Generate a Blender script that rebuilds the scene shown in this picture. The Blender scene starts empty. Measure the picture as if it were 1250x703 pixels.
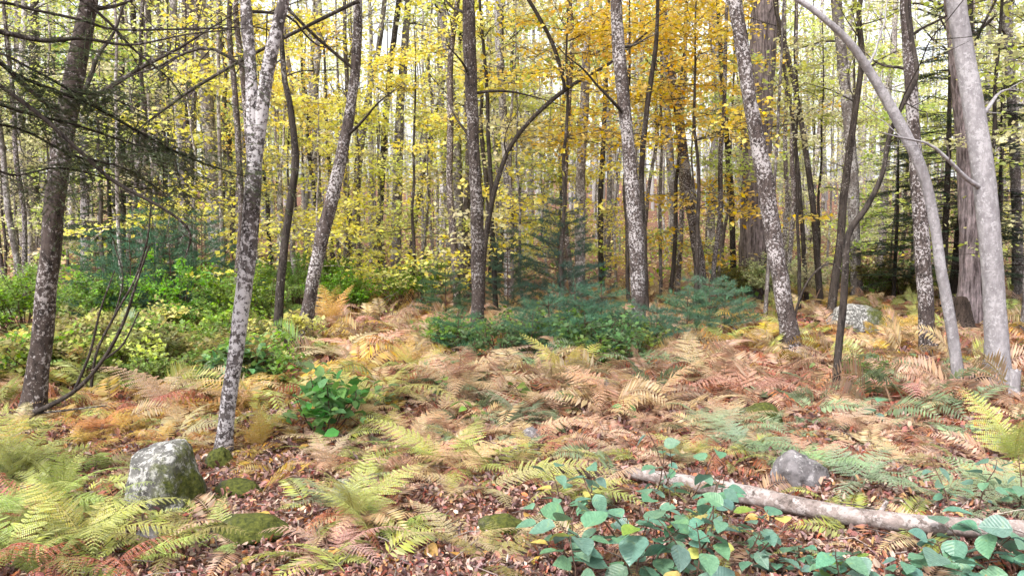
import bpy, math, random
import numpy as np
from mathutils import Vector, Matrix

R = math.radians
# ------------------------------------------------------------------ camera, world, sun, exposure
sc = bpy.context.scene
col = sc.collection
F, CX, CY, HORIZON = 962.0, 625.0, 351.5, 290.0
PITCH = math.atan((CY - HORIZON) / F)
CAM = np.array([0.0, 0.0, 1.6])
cd = bpy.data.cameras.new('camera')
cd.sensor_width = 36.0
cd.lens = F / 1250.0 * 36.0
cd.clip_end = 2000
cam = bpy.data.objects.new('camera', cd)
cam.location = CAM
cam.rotation_euler = (math.pi / 2 - PITCH, 0, 0)
col.objects.link(cam)
sc.camera = cam

SUN_EL, SUN_AZ = R(52), R(-40)          # high soft sun, from behind the camera on its left
world = bpy.data.worlds.new('World')
sc.world = world
world.use_nodes = True
nt = world.node_tree
sky = nt.nodes.new('ShaderNodeTexSky')
sky.sky_type = 'NISHITA'
sky.sun_disc = False
sky.sun_elevation = SUN_EL
sky.sun_rotation = math.pi - SUN_AZ
sky.dust_density = 4.0
hsv = nt.nodes.new('ShaderNodeHueSaturation')
hsv.inputs['Saturation'].default_value = 0.16
nt.links.new(sky.outputs[0], hsv.inputs['Color'])
nt.links.new(hsv.outputs[0], nt.nodes['Background'].inputs[0])
nt.nodes['Background'].inputs[1].default_value = 0.15
sl = bpy.data.lights.new('sun', 'SUN')
sl.energy = 1.5
sl.angle = R(14)
sl.color = (1.0, 0.95, 0.87)
so = bpy.data.objects.new('sun', sl)
sd = Vector((math.sin(SUN_AZ) * math.cos(SUN_EL), -math.cos(SUN_AZ) * math.cos(SUN_EL), math.sin(SUN_EL)))
so.rotation_euler = sd.to_track_quat('Z', 'Y').to_euler()
so.location = (0, 0, 40)
col.objects.link(so)
sc.view_settings.view_transform = 'Standard'
sc.view_settings.look = 'None'
sc.view_settings.gamma = 1
sc.view_settings.exposure = 1.5
cy = sc.cycles
cy.use_denoising = True
cy.use_adaptive_sampling = True
cy.adaptive_threshold = 0.025
cy.max_bounces = 5
cy.diffuse_bounces = 3
cy.glossy_bounces = 2
cy.transmission_bounces = 3
cy.transparent_max_bounces = 4
cy.sample_clamp_indirect = 8

# ------------------------------------------------------------------ helpers: projection and ground
_fw = np.array([0, math.cos(PITCH), -math.sin(PITCH)])
_up = np.array([0, math.sin(PITCH), math.cos(PITCH)])


def ray(px, py):
    return np.array([(px - CX) / F, 0, 0]) + _fw + _up * ((CY - py) / F)


def at(px, py, Y):
    d = ray(px, py)
    return CAM + d * (Y / d[1])


def gh(x, y):
    x = np.asarray(x, float); y = np.asarray(y, float)
    s = np.clip(y - 16, 0, None)
    s1 = np.minimum(s, 50)
    rise = 0.001 * s1 ** 2 + np.clip(s - 50, 0, None) * 0.1
    n = 0.045 * np.sin(0.9 * x + 1.3) * np.cos(0.7 * y + .4) + 0.03 * np.sin(2.1 * x + 0.6 * y) + 0.022 * np.sin(1.1 * x - 2.4 * y + 2)
    n = n + 0.010 * np.sin(5.3 * x + 1.7 * y) + 0.008 * np.sin(3.1 * x - 6.1 * y)
    return rise + n


def on_ground(px, py):
    d = ray(px, py)
    t = 1.5
    while t < 160:
        p = CAM + d * t
        if p[2] <= gh(p[0], p[1]):
            return p
        t += 0.02
    return CAM + d * 160


def pix(p):
    d = np.asarray(p) - CAM
    z = d @ _fw
    return CX + F * d[0] / z, CY - F * (d @ _up) / z


# ------------------------------------------------------------------ helpers: meshes
class MB:
    def __init__(s):
        s.v = []; s.f = {3: [], 4: []}; s.n = 0; s.c = {3: [], 4: []}

    def add(s, v, f, c=None):
        v = np.asarray(v, np.float32).reshape(-1, 3); f = np.asarray(f, np.int32)
        s.v.append(v); k = f.shape[1]
        s.f[k].append(f + s.n); s.n += len(v)
        if c is not None:
            s.c[k].append(np.broadcast_to(np.asarray(c, np.float32), (len(f), 3)))

    def mesh(s, name, mat, smooth=True):
        me = bpy.data.meshes.new(name)
        v = np.concatenate(s.v)
        me.vertices.add(len(v)); me.vertices.foreach_set('co', v.ravel())
        t = np.concatenate(s.f[3]) if s.f[3] else np.zeros((0, 3), np.int32)
        q = np.concatenate(s.f[4]) if s.f[4] else np.zeros((0, 4), np.int32)
        nl = t.size + q.size
        me.loops.add(nl); me.loops.foreach_set('vertex_index', np.concatenate([t.ravel(), q.ravel()]))
        npoly = len(t) + len(q)
        me.polygons.add(npoly)
        st = np.concatenate([np.arange(len(t)) * 3, t.size + np.arange(len(q)) * 4]).astype(np.int32)
        me.polygons.foreach_set('loop_start', st)
        me.polygons.foreach_set('use_smooth', np.full(npoly, smooth))
        if s.c[3] or s.c[4]:
            cc = np.concatenate(s.c[3] + s.c[4])
            a = me.attributes.new('tint', 'FLOAT_COLOR', 'FACE')
            a.data.foreach_set('color', np.concatenate([cc, np.ones((len(cc), 1), np.float32)], 1).ravel())
        me.update(calc_edges=True)
        me.validate()
        for m in (mat if isinstance(mat, (list, tuple)) else [mat]):
            me.materials.append(m)
        return me


def link(name, me, parent=None, loc=None, color=None):
    o = bpy.data.objects.new(name, me)
    col.objects.link(o)
    if parent is not None: o.parent = parent
    if loc is not None: o.location = loc
    if color is not None: o.color = (*color, 1)
    return o


def tag(o, label=None, cat=None, group=None, kind=None):
    if label: o['label'] = label
    if cat: o['category'] = cat
    if group: o['group'] = group
    if kind: o['kind'] = kind
    return o


def empty(name, loc, rz=0.0, s=1.0):
    o = bpy.data.objects.new(name, None)
    o.empty_display_size = 0.1
    o.location = loc; o.rotation_euler = (0, 0, rz); o.scale = (s, s, s)
    col.objects.link(o)
    return o


def nrm(a):
    a = np.asarray(a, float)
    return a / np.maximum(np.linalg.norm(a, axis=-1, keepdims=True), 1e-9)


def spline(P, n):
    """Catmull-Rom through the rows of P (any number of columns), n samples."""
    P = np.asarray(P, float)
    Q = np.vstack([2 * P[0] - P[1], P, 2 * P[-1] - P[-2]])
    u = np.linspace(0, len(P) - 1 - 1e-6, n)
    i = u.astype(int); t = (u - i)[:, None]
    a, b, c, d = Q[i], Q[i + 1], Q[i + 2], Q[i + 3]
    return 0.5 * (2 * b + (c - a) * t + (2 * a - 5 * b + 4 * c - d) * t ** 2 + (3 * b - a - 3 * c + d) * t ** 3)


def tube(mb, P, rad, k=6, rough=0.0, rng=None, cap=True, flare=None, c=None):
    P = np.asarray(P, float); n = len(P)
    rad = np.broadcast_to(np.asarray(rad, float), (n,))
    T = nrm(np.gradient(P, axis=0))
    ov = nrm(P[-1] - P[0])
    ref = np.eye(3)[np.argmin(np.abs(ov))]
    U = nrm(np.cross(T, ref)); V = np.cross(T, U)
    a = np.linspace(0, 2 * math.pi, k, endpoint=False)
    rr = np.repeat(rad[:, None], k, 1)
    if rough:
        ph = rng.uniform(0, 6.28, 8)
        zz = np.concatenate([[0], np.cumsum(np.linalg.norm(np.diff(P, axis=0), axis=1))])[:, None]
        w = (np.sin(2 * a + ph[0] + zz * 2.3) + .7 * np.sin(3 * a + ph[1] - zz * 3.1) + .5 * np.sin(5 * a + ph[2] + zz * 7)
             + .8 * np.sin(zz * 9 + ph[3]) * np.sin(a + ph[4]) + .4 * rng.normal(size=(n, k)))
        rr = rr * (1 + rough * w)
    if flare is not None:                      # flare: per-ring strength of root lobes
        ph = rng.uniform(0, 6.28)
        rr = rr * (1 + flare[:, None] * (0.55 + 0.45 * np.cos(4 * a + ph) + .3 * np.cos(3 * a + 2 * ph)))
    X = P[:, None, :] + rr[:, :, None] * (np.cos(a)[None, :, None] * U[:, None] + np.sin(a)[None, :, None] * V[:, None])
    i = np.arange(n - 1)[:, None] * k; j = np.arange(k)[None]; j2 = (j + 1) % k
    f = np.stack([i + j, i + j2, i + k + j2, i + k + j], -1).reshape(-1, 4)
    verts = X.reshape(-1, 3)
    # wind outward
    mb.add(verts, f[:, ::-1], c)
    if cap:
        for ring, e in ((X[0], 0), (X[-1], 1)):
            vv = np.vstack([ring, ring.mean(0)])
            ff = np.array([[q, (q + 1) % k, k] for q in range(k)])
            mb.add(vv, ff if e == 0 else ff[:, ::-1], c)


def inst(mb, tv, tf, O, A, B, C, c=None):
    """Copies of a small template (columns: along A, across B, up C) at the origins O."""
    tv = np.asarray(tv, float); N = len(O)
    v = (O[:, None] + tv[None, :, 0, None] * A[:, None] + tv[None, :, 1, None] * B[:, None] + tv[None, :, 2, None] * C[:, None]).reshape(-1, 3)
    off = (np.arange(N) * len(tv))[:, None, None]
    tf = np.asarray(tf)
    f = (tf[None] + off).reshape(-1, tf.shape[1])
    if c is not None: c = np.repeat(c, len(tf), 0)
    mb.add(v, f, c)


LEAF_Q = (np.array([[0, 0, 0], [.45, -.36, .07], [1, 0, -.04], [.45, .36, .07]]), np.array([[0, 1, 2, 3]]))
LEAF_F = (np.array([[0, 0, 0], [.3, -.3, .10], [.68, -.26, .10], [1, 0, -.06], [.68, .26, .10], [.3, .3, .10], [.35, 0, .02], [.68, 0, .0]]),
          np.array([[0, 1, 6], [1, 2, 7], [1, 7, 6], [2, 3, 7], [3, 4, 7], [4, 5, 6], [4, 6, 7], [5, 0, 6]]))


def leaf_frames(rng, N, size, up=1.0, jit=.5, spread=.35):
    n = nrm(rng.normal(size=(N, 3)) * jit + np.array([0, 0, up]))
    d = nrm(np.cross(n, nrm(rng.normal(size=(N, 3)))))
    s = size * rng.uniform(1 - spread, 1 + spread, (N, 1))
    b = np.cross(n, d)
    return d * s, b * s, n * s


# ------------------------------------------------------------------ materials
def mat_new(name):
    m = bpy.data.materials.new(name); m.use_nodes = True
    n = m.node_tree
    p = n.nodes['Principled BSDF']
    return m, n, p


def N(nt, typ, **kw):
    n = nt.nodes.new(typ)
    for k, v in kw.items():
        if hasattr(n, k) and k not in ('Scale',):
            try:
                setattr(n, k, v); continue
            except Exception:
                pass
        n.inputs[k].default_value = v
    return n


def ramp(nt, src, stops):
    r = nt.nodes.new('ShaderNodeValToRGB')
    e = r.color_ramp.elements
    while len(e) < len(stops): e.new(0.5)
    for q, (p, c) in zip(e, stops):
        q.position = p; q.color = (*c, 1) if len(c) == 3 else c
    nt.links.new(src, r.inputs[0])
    return r.outputs[0]


def mix(nt, fac, a, b, mode='MIX'):
    m = nt.nodes.new('ShaderNodeMix'); m.data_type = 'RGBA'; m.blend_type = mode
    for sock, v in ((m.inputs[0], fac), (m.inputs[6], a), (m.inputs[7], b)):
        if hasattr(v, 'is_output'): nt.links.new(v, sock)
        elif isinstance(v, (int, float)): sock.default_value = v
        else: sock.default_value = (*v, 1)
    return m.outputs[2]


def coords(nt, scale, kind='Object'):
    t = nt.nodes.new('ShaderNodeTexCoord'); m = nt.nodes.new('ShaderNodeMapping')
    m.inputs['Scale'].default_value = scale
    nt.links.new(t.outputs[kind], m.inputs[0])
    return m.outputs[0]


def noise(nt, vec, scale, detail=6, rough=.6):
    n = nt.nodes.new('ShaderNodeTexNoise')
    n.inputs['Scale'].default_value = scale; n.inputs['Detail'].default_value = detail; n.inputs['Roughness'].default_value = rough
    nt.links.new(vec, n.inputs['Vector'])
    return n.outputs['Fac']


def bump(nt, p, h, strength=.6, dist=.02):
    b = nt.nodes.new('ShaderNodeBump'); b.inputs['Strength'].default_value = strength; b.inputs['Distance'].default_value = dist
    nt.links.new(h, b.inputs['Height']); nt.links.new(b.outputs[0], p.inputs['Normal'])


def bark(name, dark, mid, pale, amount, sc_z=.45, scale=22.0, moss=0.0):
    """Flecked bark: dark plates, mid tone, crusts of pale lichen; amount = share of lichen."""
    m, nt, p = mat_new(name)
    v = coords(nt, (1, 1, sc_z)); v1 = coords(nt, (1, 1, 1))
    n1 = noise(nt, v, scale, 8, .72); n2 = noise(nt, v1, scale * 1.4, 6, .75); n3 = noise(nt, v1, 2.3, 3, .5)
    base = ramp(nt, n1, [(.38, dark), (.5, mid), (.62, tuple(q * 1.35 for q in mid))])
    add = nt.nodes.new('ShaderNodeMath'); add.operation = 'MULTIPLY_ADD'
    nt.links.new(n3, add.inputs[0]); add.inputs[1].default_value = .45; nt.links.new(n2, add.inputs[2])
    e = .83 - amount * .155
    lm = ramp(nt, add.outputs[0], [(e, (0, 0, 0)), (e + .05, (1, 1, 1))])
    oi = nt.nodes.new('ShaderNodeObjectInfo')
    c = mix(nt, lm, base, pale)
    c = mix(nt, 1.0, c, oi.outputs['Color'], 'MULTIPLY')
    if moss:
        g = ramp(nt, noise(nt, v1, 3.1, 4, .6), [(.5, (0, 0, 0)), (.62, (1, 1, 1))])
        c = mix(nt, g, c, (.09, .12, .03))
    nt.links.new(c, p.inputs['Base Color'])
    p.inputs['Roughness'].default_value = .9
    p.inputs['Specular IOR Level'].default_value = .2
    h = nt.nodes.new('ShaderNodeMath'); h.operation = 'ADD'
    nt.links.new(n1, h.inputs[0]); nt.links.new(n2, h.inputs[1])
    bump(nt, p, h.outputs[0], .9, .012)
    return m


def bark_furrow(name, dark, mid):
    m, nt, p = mat_new(name)
    v = coords(nt, (1, 1, .09)); v1 = coords(nt, (1, 1, .5))
    n1 = noise(nt, v, 26, 5, .6); n2 = noise(nt, v1, 14, 6, .7)
    c = ramp(nt, n1, [(.36, dark), (.52, mid), (.68, tuple(q * 1.5 for q in mid))])
    c2 = ramp(nt, n2, [(.45, (.8, .8, .8)), (.68, (1.5, 1.45, 1.5))])
    nt.links.new(mix(nt, 1.0, c, c2, 'MULTIPLY'), p.inputs['Base Color'])
    p.inputs['Roughness'].default_value = .92; p.inputs['Specular IOR Level'].default_value = .2
    bump(nt, p, n1, 1.0, .04)
    return m


def leafmat(name, attr=False, trans=.4, gloss=.45, spec=.25, hue=.018, val=.35):
    m, nt, p = mat_new(name)
    if attr:
        a = nt.nodes.new('ShaderNodeAttribute'); a.attribute_name = 'tint'; src = a.outputs['Color']
    else:
        src = nt.nodes.new('ShaderNodeObjectInfo').outputs['Color']
    g = nt.nodes.new('ShaderNodeNewGeometry')
    wn = nt.nodes.new('ShaderNodeTexWhiteNoise'); wn.noise_dimensions = '1D'
    nt.links.new(g.outputs['Random Per Island'], wn.inputs['W'])
    sp = nt.nodes.new('ShaderNodeSeparateColor'); nt.links.new(wn.outputs['Color'], sp.inputs[0])
    h = nt.nodes.new('ShaderNodeHueSaturation')
    def rng_(out, lo, hi):
        q = nt.nodes.new('ShaderNodeMapRange'); q.inputs['To Min'].default_value = lo; q.inputs['To Max'].default_value = hi
        nt.links.new(out, q.inputs['Value']); return q.outputs[0]
    nt.links.new(rng_(sp.outputs[0], .5 - hue, .5 + hue), h.inputs['Hue'])
    nt.links.new(rng_(sp.outputs[1], .75, 1.12), h.inputs['Saturation'])
    nt.links.new(rng_(sp.outputs[2], 1 - val, 1 + val), h.inputs['Value'])
    nt.links.new(src, h.inputs['Color'])
    nt.links.new(h.outputs[0], p.inputs['Base Color'])
    p.inputs['Roughness'].default_value = gloss; p.inputs['Specular IOR Level'].default_value = spec
    if trans:
        t = nt.nodes.new('ShaderNodeBsdfTranslucent'); nt.links.new(h.outputs[0], t.inputs['Color'])
        ms = nt.nodes.new('ShaderNodeMixShader'); ms.inputs[0].default_value = trans
        nt.links.new(p.outputs[0], ms.inputs[1]); nt.links.new(t.outputs[0], ms.inputs[2])
        nt.links.new(ms.outputs[0], nt.nodes['Material Output'].inputs['Surface'])
    return m


def rockmat(name, grey, pale, moss_amt, lichen=.5):
    m, nt, p = mat_new(name)
    v = coords(nt, (1, 1, 1))
    n1 = noise(nt, v, 9, 8, .7); n2 = noise(nt, v, 24, 6, .75); n3 = noise(nt, v, 4.5, 9, .8)
    c = ramp(nt, n1, [(.35, tuple(q * .45 for q in grey)), (.55, grey), (.7, tuple(q * 1.3 for q in grey))])
    lm = ramp(nt, n2, [(.60 - .2 * lichen, (0, 0, 0)), (.66 - .2 * lichen, (1, 1, 1))])
    c = mix(nt, lm, c, pale)
    if moss_amt:
        ge = nt.nodes.new('ShaderNodeNewGeometry'); sx = nt.nodes.new('ShaderNodeSeparateXYZ')
        e = .66 - .3 * moss_amt
        sx.inputs[0].default_value = (0, 0, 0); nt.links.new(nt.nodes.new('ShaderNodeTexCoord').outputs['Object'], sx.inputs[0])
        sd_ = nt.nodes.new('ShaderNodeMath'); sd_.operation = 'MULTIPLY_ADD'; nt.links.new(sx.outputs[0], sd_.inputs[0]); sd_.inputs[1].default_value = .55; nt.links.new(n3, sd_.inputs[2])
        mm = ramp(nt, sd_.outputs[0], [(e - .03, (0, 0, 0)), (e + .12, (1, 1, 1))])
        mc = ramp(nt, noise(nt, v, 40, 4, .7), [(.35, (.022, .03, .008)), (.65, (.11, .12, .022))])
        c = mix(nt, mm, c, mc)
    nt.links.new(c, p.inputs['Base Color'])
    p.inputs['Roughness'].default_value = .9; p.inputs['Specular IOR Level'].default_value = .25
    h = nt.nodes.new('ShaderNodeMath'); h.operation = 'ADD'
    nt.links.new(n1, h.inputs[0]); nt.links.new(n2, h.inputs[1])
    bump(nt, p, h.outputs[0], .9, .02)
    return m


def groundmat():
    m, nt, p = mat_new('forest_floor')
    v = coords(nt, (1, 1, 1))
    n1 = noise(nt, v, 14, 8, .7); n2 = noise(nt, v, 1.1, 4, .6); n3 = noise(nt, v, 60, 4, .7)
    c = ramp(nt, n1, [(.32, (.035, .022, .018)), (.5, (.14, .075, .055)), (.66, (.27, .16, .11))])
    c2 = ramp(nt, n2, [(.4, (1, .85, .85)), (.6, (1.05, 1.0, .8))])
    c = mix(nt, 1.0, c, c2, 'MULTIPLY')
    c = mix(nt, ramp(nt, n3, [(.58, (0, 0, 0)), (.66, (.8, .8, .8))]), c, (.36, .25, .18))
    nt.links.new(c, p.inputs['Base Color'])
    p.inputs['Roughness'].default_value = .95; p.inputs['Specular IOR Level'].default_value = .15
    bump(nt, p, n1, 1.0, .05)
    return m


M = dict(
    lichen=bark('lichen_bark', (.022, .017, .016), (.075, .058, .055), (.42, .39, .40), .50),
    lichen_low=bark('dark_lichen_bark', (.018, .014, .013), (.06, .046, .042), (.34, .31, .31), .36),
    birch=bark('pale_lichen_bark', (.03, .024, .024), (.10, .085, .085), (.50, .47, .49), .80),
    dark=bark('dark_bark', (.014, .011, .010), (.045, .036, .032), (.2, .18, .17), .12, .25),
    pole=bark('pole_bark', (.05, .042, .04), (.13, .11, .105), (.36, .34, .34), .5, .5, 14),
    smooth=bark('smooth_grey_bark', (.20, .185, .20), (.25, .235, .25), (.36, .345, .365), .38, .5, 16),
    furrow=bark_furrow('furrowed_brown_bark', (.06, .046, .048), (.20, .165, .172)),
    stem=bark('shrub_stem', (.05, .03, .022), (.10, .06, .045), (.2, .15, .12), .1),
    log=bark('weathered_log', (.07, .055, .05), (.21, .17, .16), (.33, .29, .285), .5, 1.0, 12, .0),
    rot=bark('rotten_wood', (.012, .009, .008), (.05, .036, .03), (.16, .12, .10), .2, .3, 20),
    leaf=leafmat('canopy_leaf', trans=.5),
    leaf_attr=leafmat('mixed_leaf', attr=True, trans=.45, val=.3),
    litter=leafmat('leaf_litter', attr=True, trans=.1, gloss=.7, spec=.15, val=.4, hue=.03),
    frond=leafmat('fern_frond', trans=.35, gloss=.55, hue=.012, val=.12),
    broad=leafmat('broad_leaf', trans=.3, gloss=.42, spec=.45, hue=.03, val=.25),
    needle=leafmat('conifer_needle', trans=.2, gloss=.5, hue=.03, val=.4),
    ground=groundmat(),
    boulder=rockmat('lichen_boulder', (.14, .135, .13), (.43, .42, .41), .5, .5),
    rock=rockmat('grey_rock', (.20, .185, .195), (.36, .34, .35), 0, .22),
    mossrock=rockmat('mossy_stone', (.12, .11, .10), (.3, .28, .26), 1.15, .25),
)

# ------------------------------------------------------------------ the ground
def make_ground():
    xs = np.concatenate([np.linspace(-160, -22, 36)[:-1], np.linspace(-22, 22, 190), np.linspace(22, 160, 36)[1:]])
    ys = np.concatenate([np.linspace(-30, 0, 16)[:-1], np.linspace(0, 24, 150)[:-1], np.linspace(24, 220, 80)])
    X, Y = np.meshgrid(xs, ys)
    rg = np.random.default_rng(4)
    Z = gh(X, Y) + rg.normal(size=X.shape) * .006
    v = np.stack([X, Y, Z], -1).reshape(-1, 3)
    w = len(xs); i = (np.arange(len(ys) - 1)[:, None] * w + np.arange(w - 1)[None]).ravel()
    mb = MB(); mb.add(v, np.stack([i, i + 1, i + w + 1, i + w], -1))
    o = link('ground', mb.mesh('ground', M['ground']))
    tag(o, 'brown leaf-strewn woodland floor', None, None, 'structure')


make_ground()

# ------------------------------------------------------------------ colours (real leaf colours)
YEL = (.78, .71, .12); GOLD = (.82, .59, .08); ORG = (.72, .38, .07); LIME = (.58, .64, .16); GRN = (.19, .31, .06)
PALE = (.68, .66, .38); BRIGHT = (.20, .36, .03); TAN = (.58, .43, .24); RUST = (.40, .165, .095); PINKTAN = (.55, .35, .24)
FYG = (.42, .45, .13); SAGE = (.27, .36, .20); TEAL = (.14, .30, .225); PINE = (.085, .19, .105); HEML = (.055, .085, .045)
OLIVE = (.26, .25, .08); FGOLD = (.56, .38, .10); FYEL = (.64, .54, .15); OCHRE = (.48, .26, .08)

# ------------------------------------------------------------------ traced trees
landmarks = []       # (phrase, x, y)


def crown_leaves(seed, rx, rz, n, size, mat=None, nspray=26):
    """A loose crown round the origin: flattened sprays of leaves spread through an uneven volume."""
    rg = np.random.default_rng(seed)
    c = nrm(rg.normal(size=(nspray, 3))) * rg.uniform(.25, 1, (nspray, 1)) ** .6 * np.array([rx, rx, rz])
    k = rg.integers(0, nspray, n)
    sp = rg.uniform(.35, .9, nspray) * rx * .34
    o = c[k] + rg.normal(size=(n, 3)) * np.stack([sp[k], sp[k], sp[k] * .3], -1)
    mb = MB(); A, B, C = leaf_frames(rg, n, size)
    inst(mb, *LEAF_Q, o, A, B, C)
    return mb.mesh('crown', mat or M['leaf']), c


HIGH = [crown_leaves(900 + i, 2.1, 1.5, 1500, .12) for i in range(3)]
_ti = [0]


def traced_tree(name, label, pts, mat, ztop=9.0, forks=(), limbs=4, crown=LIME, flare=.5, k=12, land=None, rough=.05, seed=None,
                base=None, twigs=3, tint=(1, 1, 1), drawn=()):
    """pts: (px, py, width px) from the ground up, as the photograph shows the trunk. Its distance comes from the ground at its foot."""
    _ti[0] += 1
    rg = np.random.default_rng(seed or 50 + _ti[0])
    b = on_ground(*(base or pts[0][:2]))
    Y = b[1]
    root = empty(name, (b[0], b[1], gh(b[0], b[1])))
    tag(root, label, 'tree')
    org = np.array(root.location)
    sc_ = Y / F

    def build(pp, ztop_, isfork=False):
        P = []; dy = 0
        for i, (px, py, w) in enumerate(pp):
            if i and not isfork: dy += rg.normal() * .03
            p = at(px, py, Y + (dy if not isfork else rg.normal() * .02))
            P.append([*p, w * .455 * sc_])
        P = np.array(P)
        if not isfork:
            P[0, 2] = gh(P[0, 0], P[0, 1]) - .12
        top = P[-1]; d = nrm(P[-1, :3] - P[-2, :3])
        if ztop_ and top[2] < ztop_:
            d = nrm(d * .6 + np.array([0, 0, .5]))
            L = (ztop_ - top[2]) / max(d[2], .3)
            for q in (.35, .7, 1.0):
                P = np.vstack([P, [*(top[:3] + d * L * q + rg.normal(size=3) * .08), max(top[3] * (1 - .75 * q), .012)]])
        length = np.sum(np.linalg.norm(np.diff(P[:, :3], axis=0), axis=1))
        S = spline(P, int(np.clip(length / .09, 20, 130)))
        S[:, 3] = np.maximum(S[:, 3], .006)
        return S

    S = build(pts, ztop)
    mb = MB()
    fl = None
    if flare:
        hh = S[:, 2] - org[2]
        fl = flare * np.exp(-np.clip(hh, 0, None) / (S[0, 3] * 1.6))
    tube(mb, S[:, :3] - org, S[:, 3], k, rough, rg, flare=fl)
    link('trunk', mb.mesh('trunk', mat), root, color=tint)
    stems = [S]
    for fk in forks:
        S2 = build(fk, ztop * .95 if ztop else None, True)
        mb = MB(); tube(mb, S2[:, :3] - org, S2[:, 3], max(8, k - 3), rough, rg)
        link('fork', mb.mesh('fork', mat), root, color=tint); stems.append(S2)
    for i in range(limbs):                       # bare limbs with twigs
        S_ = stems[i % len(stems)]
        j = int(rg.uniform(.35, .96) * (len(S_) - 1)); p = S_[j, :3]; r0 = min(S_[j, 3] * .32, .03)
        az = rg.uniform(0, 6.28); el = rg.uniform(.1, .8); L = rg.uniform(.7, 2.0)
        d = np.array([math.cos(az) * math.cos(el), math.sin(az) * math.cos(el), math.sin(el)])
        Q = [p]
        for q in range(5):
            d = nrm(d + rg.normal(size=3) * .16); Q.append(Q[-1] + d * L / 5)
        Q = np.array(Q); mb = MB()
        tube(mb, spline(Q - org, 12), np.linspace(r0, .004, 12), 5)
        lo = link('limb', mb.mesh('limb', M['dark'] if mat is not M['smooth'] else mat), root); mb = MB()
        for _ in range(twigs):
            a = Q[rg.integers(1, 5)]; dd = nrm(d + rg.normal(size=3) * .7); l = rg.uniform(.25, .7)
            tube(mb, np.array([a, a + dd * l * .5 + rg.normal(size=3) * .03, a + dd * l]) - org, [.006, .004, .002], 4)
        link('twigs', mb.mesh('twigs', M['dark'] if mat is not M['smooth'] else mat), lo)['kind'] = 'stuff'
    for lp in drawn:                             # limbs the photograph shows one by one: (px, py, width, metres towards the camera)
        P = np.array([[*at(px, py, Y - dy_), w * .42 * (Y - dy_) / F] for px, py, w, dy_ in lp]); Q = spline(P, 36)
        mb = MB(); tube(mb, Q[:, :3] - org, Q[:, 3], 7, .05, rg)
        lo = link('limb', mb.mesh('limb', M['dark']), root, color=(1, 1, 1)); mb = MB()
        for _ in range(7):
            j = rg.integers(8, 34); a = Q[j, :3]; d = nrm(Q[j + 1, :3] - Q[j - 1, :3]); dd = nrm(d + rg.normal(size=3) * .6); l = rg.uniform(.3, .9)
            tube(mb, np.array([a, a + dd * l * .5 + rg.normal(size=3) * .03, a + dd * l]) - org, [.006, .004, .002], 4, cap=False)
        link('twigs', mb.mesh('twigs', M['dark']), lo, color=(1, 1, 1))['kind'] = 'stuff'
    if crown is not None:
        t = stems[0][-1, :3] - org
        me, c = HIGH[_ti[0] % 3]
        mb = MB()
        for cc in c[::3]:
            e = t + cc
            tube(mb, np.array([t + np.array([0, 0, -1.2]) * rg.uniform(.3, 1), t + cc * .55 + [0, 0, -.15], e]), [.025, .014, .005], 4)
        link('branches', mb.mesh('branches', M['dark']), root)
        o = link('crown', me, root, loc=t, color=crown); o.rotation_euler = (0, 0, rg.uniform(0, 6))
    if land: landmarks.append((land, b[0], b[1]))
    return root, S, org


L, LL, BI, DK, SM, FU = M['lichen'], M['lichen_low'], M['birch'], M['dark'], M['smooth'], M['furrow']
traced_tree('birch_tree', 'dark flaky-barked trunk leaning over the bent bare stem beside the thicket',
            [(36, 508, 31), (47, 455, 27), (56, 360, 26), (68, 240, 26), (84, 130, 25), (104, 25, 22), (110, -20, 21)], LL, 7, limbs=5,
            land='the dark flaky trunk')
traced_tree('birch_tree', 'white-speckled trunk forking into two stems, growing from bare leaf litter',
            [(268, 556, 21), (279, 490, 21), (292, 400, 22), (303, 310, 22), (309, 230, 21), (309, 150, 17), (305, 70, 15), (302, 35, 17), (300, 0, 14), (299, -25, 13)],
            BI, 6.5, forks=[[(309, 235, 15), (316, 165, 17), (327, 85, 17), (340, 25, 16), (349, -25, 14)]], limbs=7, land='the forked white-speckled trunk', crown=YEL)
traced_tree('young_tree', 'thin dark crooked trunk rising beside the rotten stump',
            [(336, 436, 14), (340, 385, 12), (345, 320, 11), (353, 255, 11), (361, 195, 10), (354, 130, 8), (346, 85, 7), (343, 0, 6)], DK, 8, limbs=4, flare=.3, k=8,
            land='the rotten stump', crown=YEL)
traced_tree('birch_tree', 'lichen-speckled slanting trunk with its foot behind the rotten stump',
            [(370, 415, 20), (377, 370, 18), (391, 300, 18), (408, 230, 17), (425, 150, 15), (434, 80, 13), (437, 0, 11)], L, 9, limbs=6, crown=YEL,
            drawn=[[(437, 2, 6, 0), (420, 10, 5.5, .2), (330, 55, 5, 1), (240, 106, 4.5, 1.8), (195, 138, 3.5, 2.3), (163, 162, 2, 2.6)],
                   [(431, 84, 5, 0), (405, 62, 5, .1), (375, 35, 4.5, .3), (340, -2, 4, .4), (320, -30, 3, .5)]])
traced_tree('tall_tree', 'straight dark trunk rising out of the tan ferns in open woodland',
            [(584, 410, 19), (583, 340, 17), (582, 260, 17), (578, 170, 16), (574, 80, 16), (572, 0, 16)], LL, 10, limbs=6, land='the straight dark trunk', crown=YEL)
traced_tree('bent_sapling', 'slim dark sapling arching away from the straight dark trunk',
            [(589, 395, 9), (590, 320, 8), (600, 250, 7), (618, 190, 6.5), (645, 150, 6), (690, 110, 5.5), (745, 77, 4), (790, 40, 2.5)], DK, None,
            forks=[[(690, 109, 4.5), (682, 75, 5), (668, 40, 5), (645, 0, 5), (632, -20, 4)]], limbs=3, flare=.2, k=7, crown=None)
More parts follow.
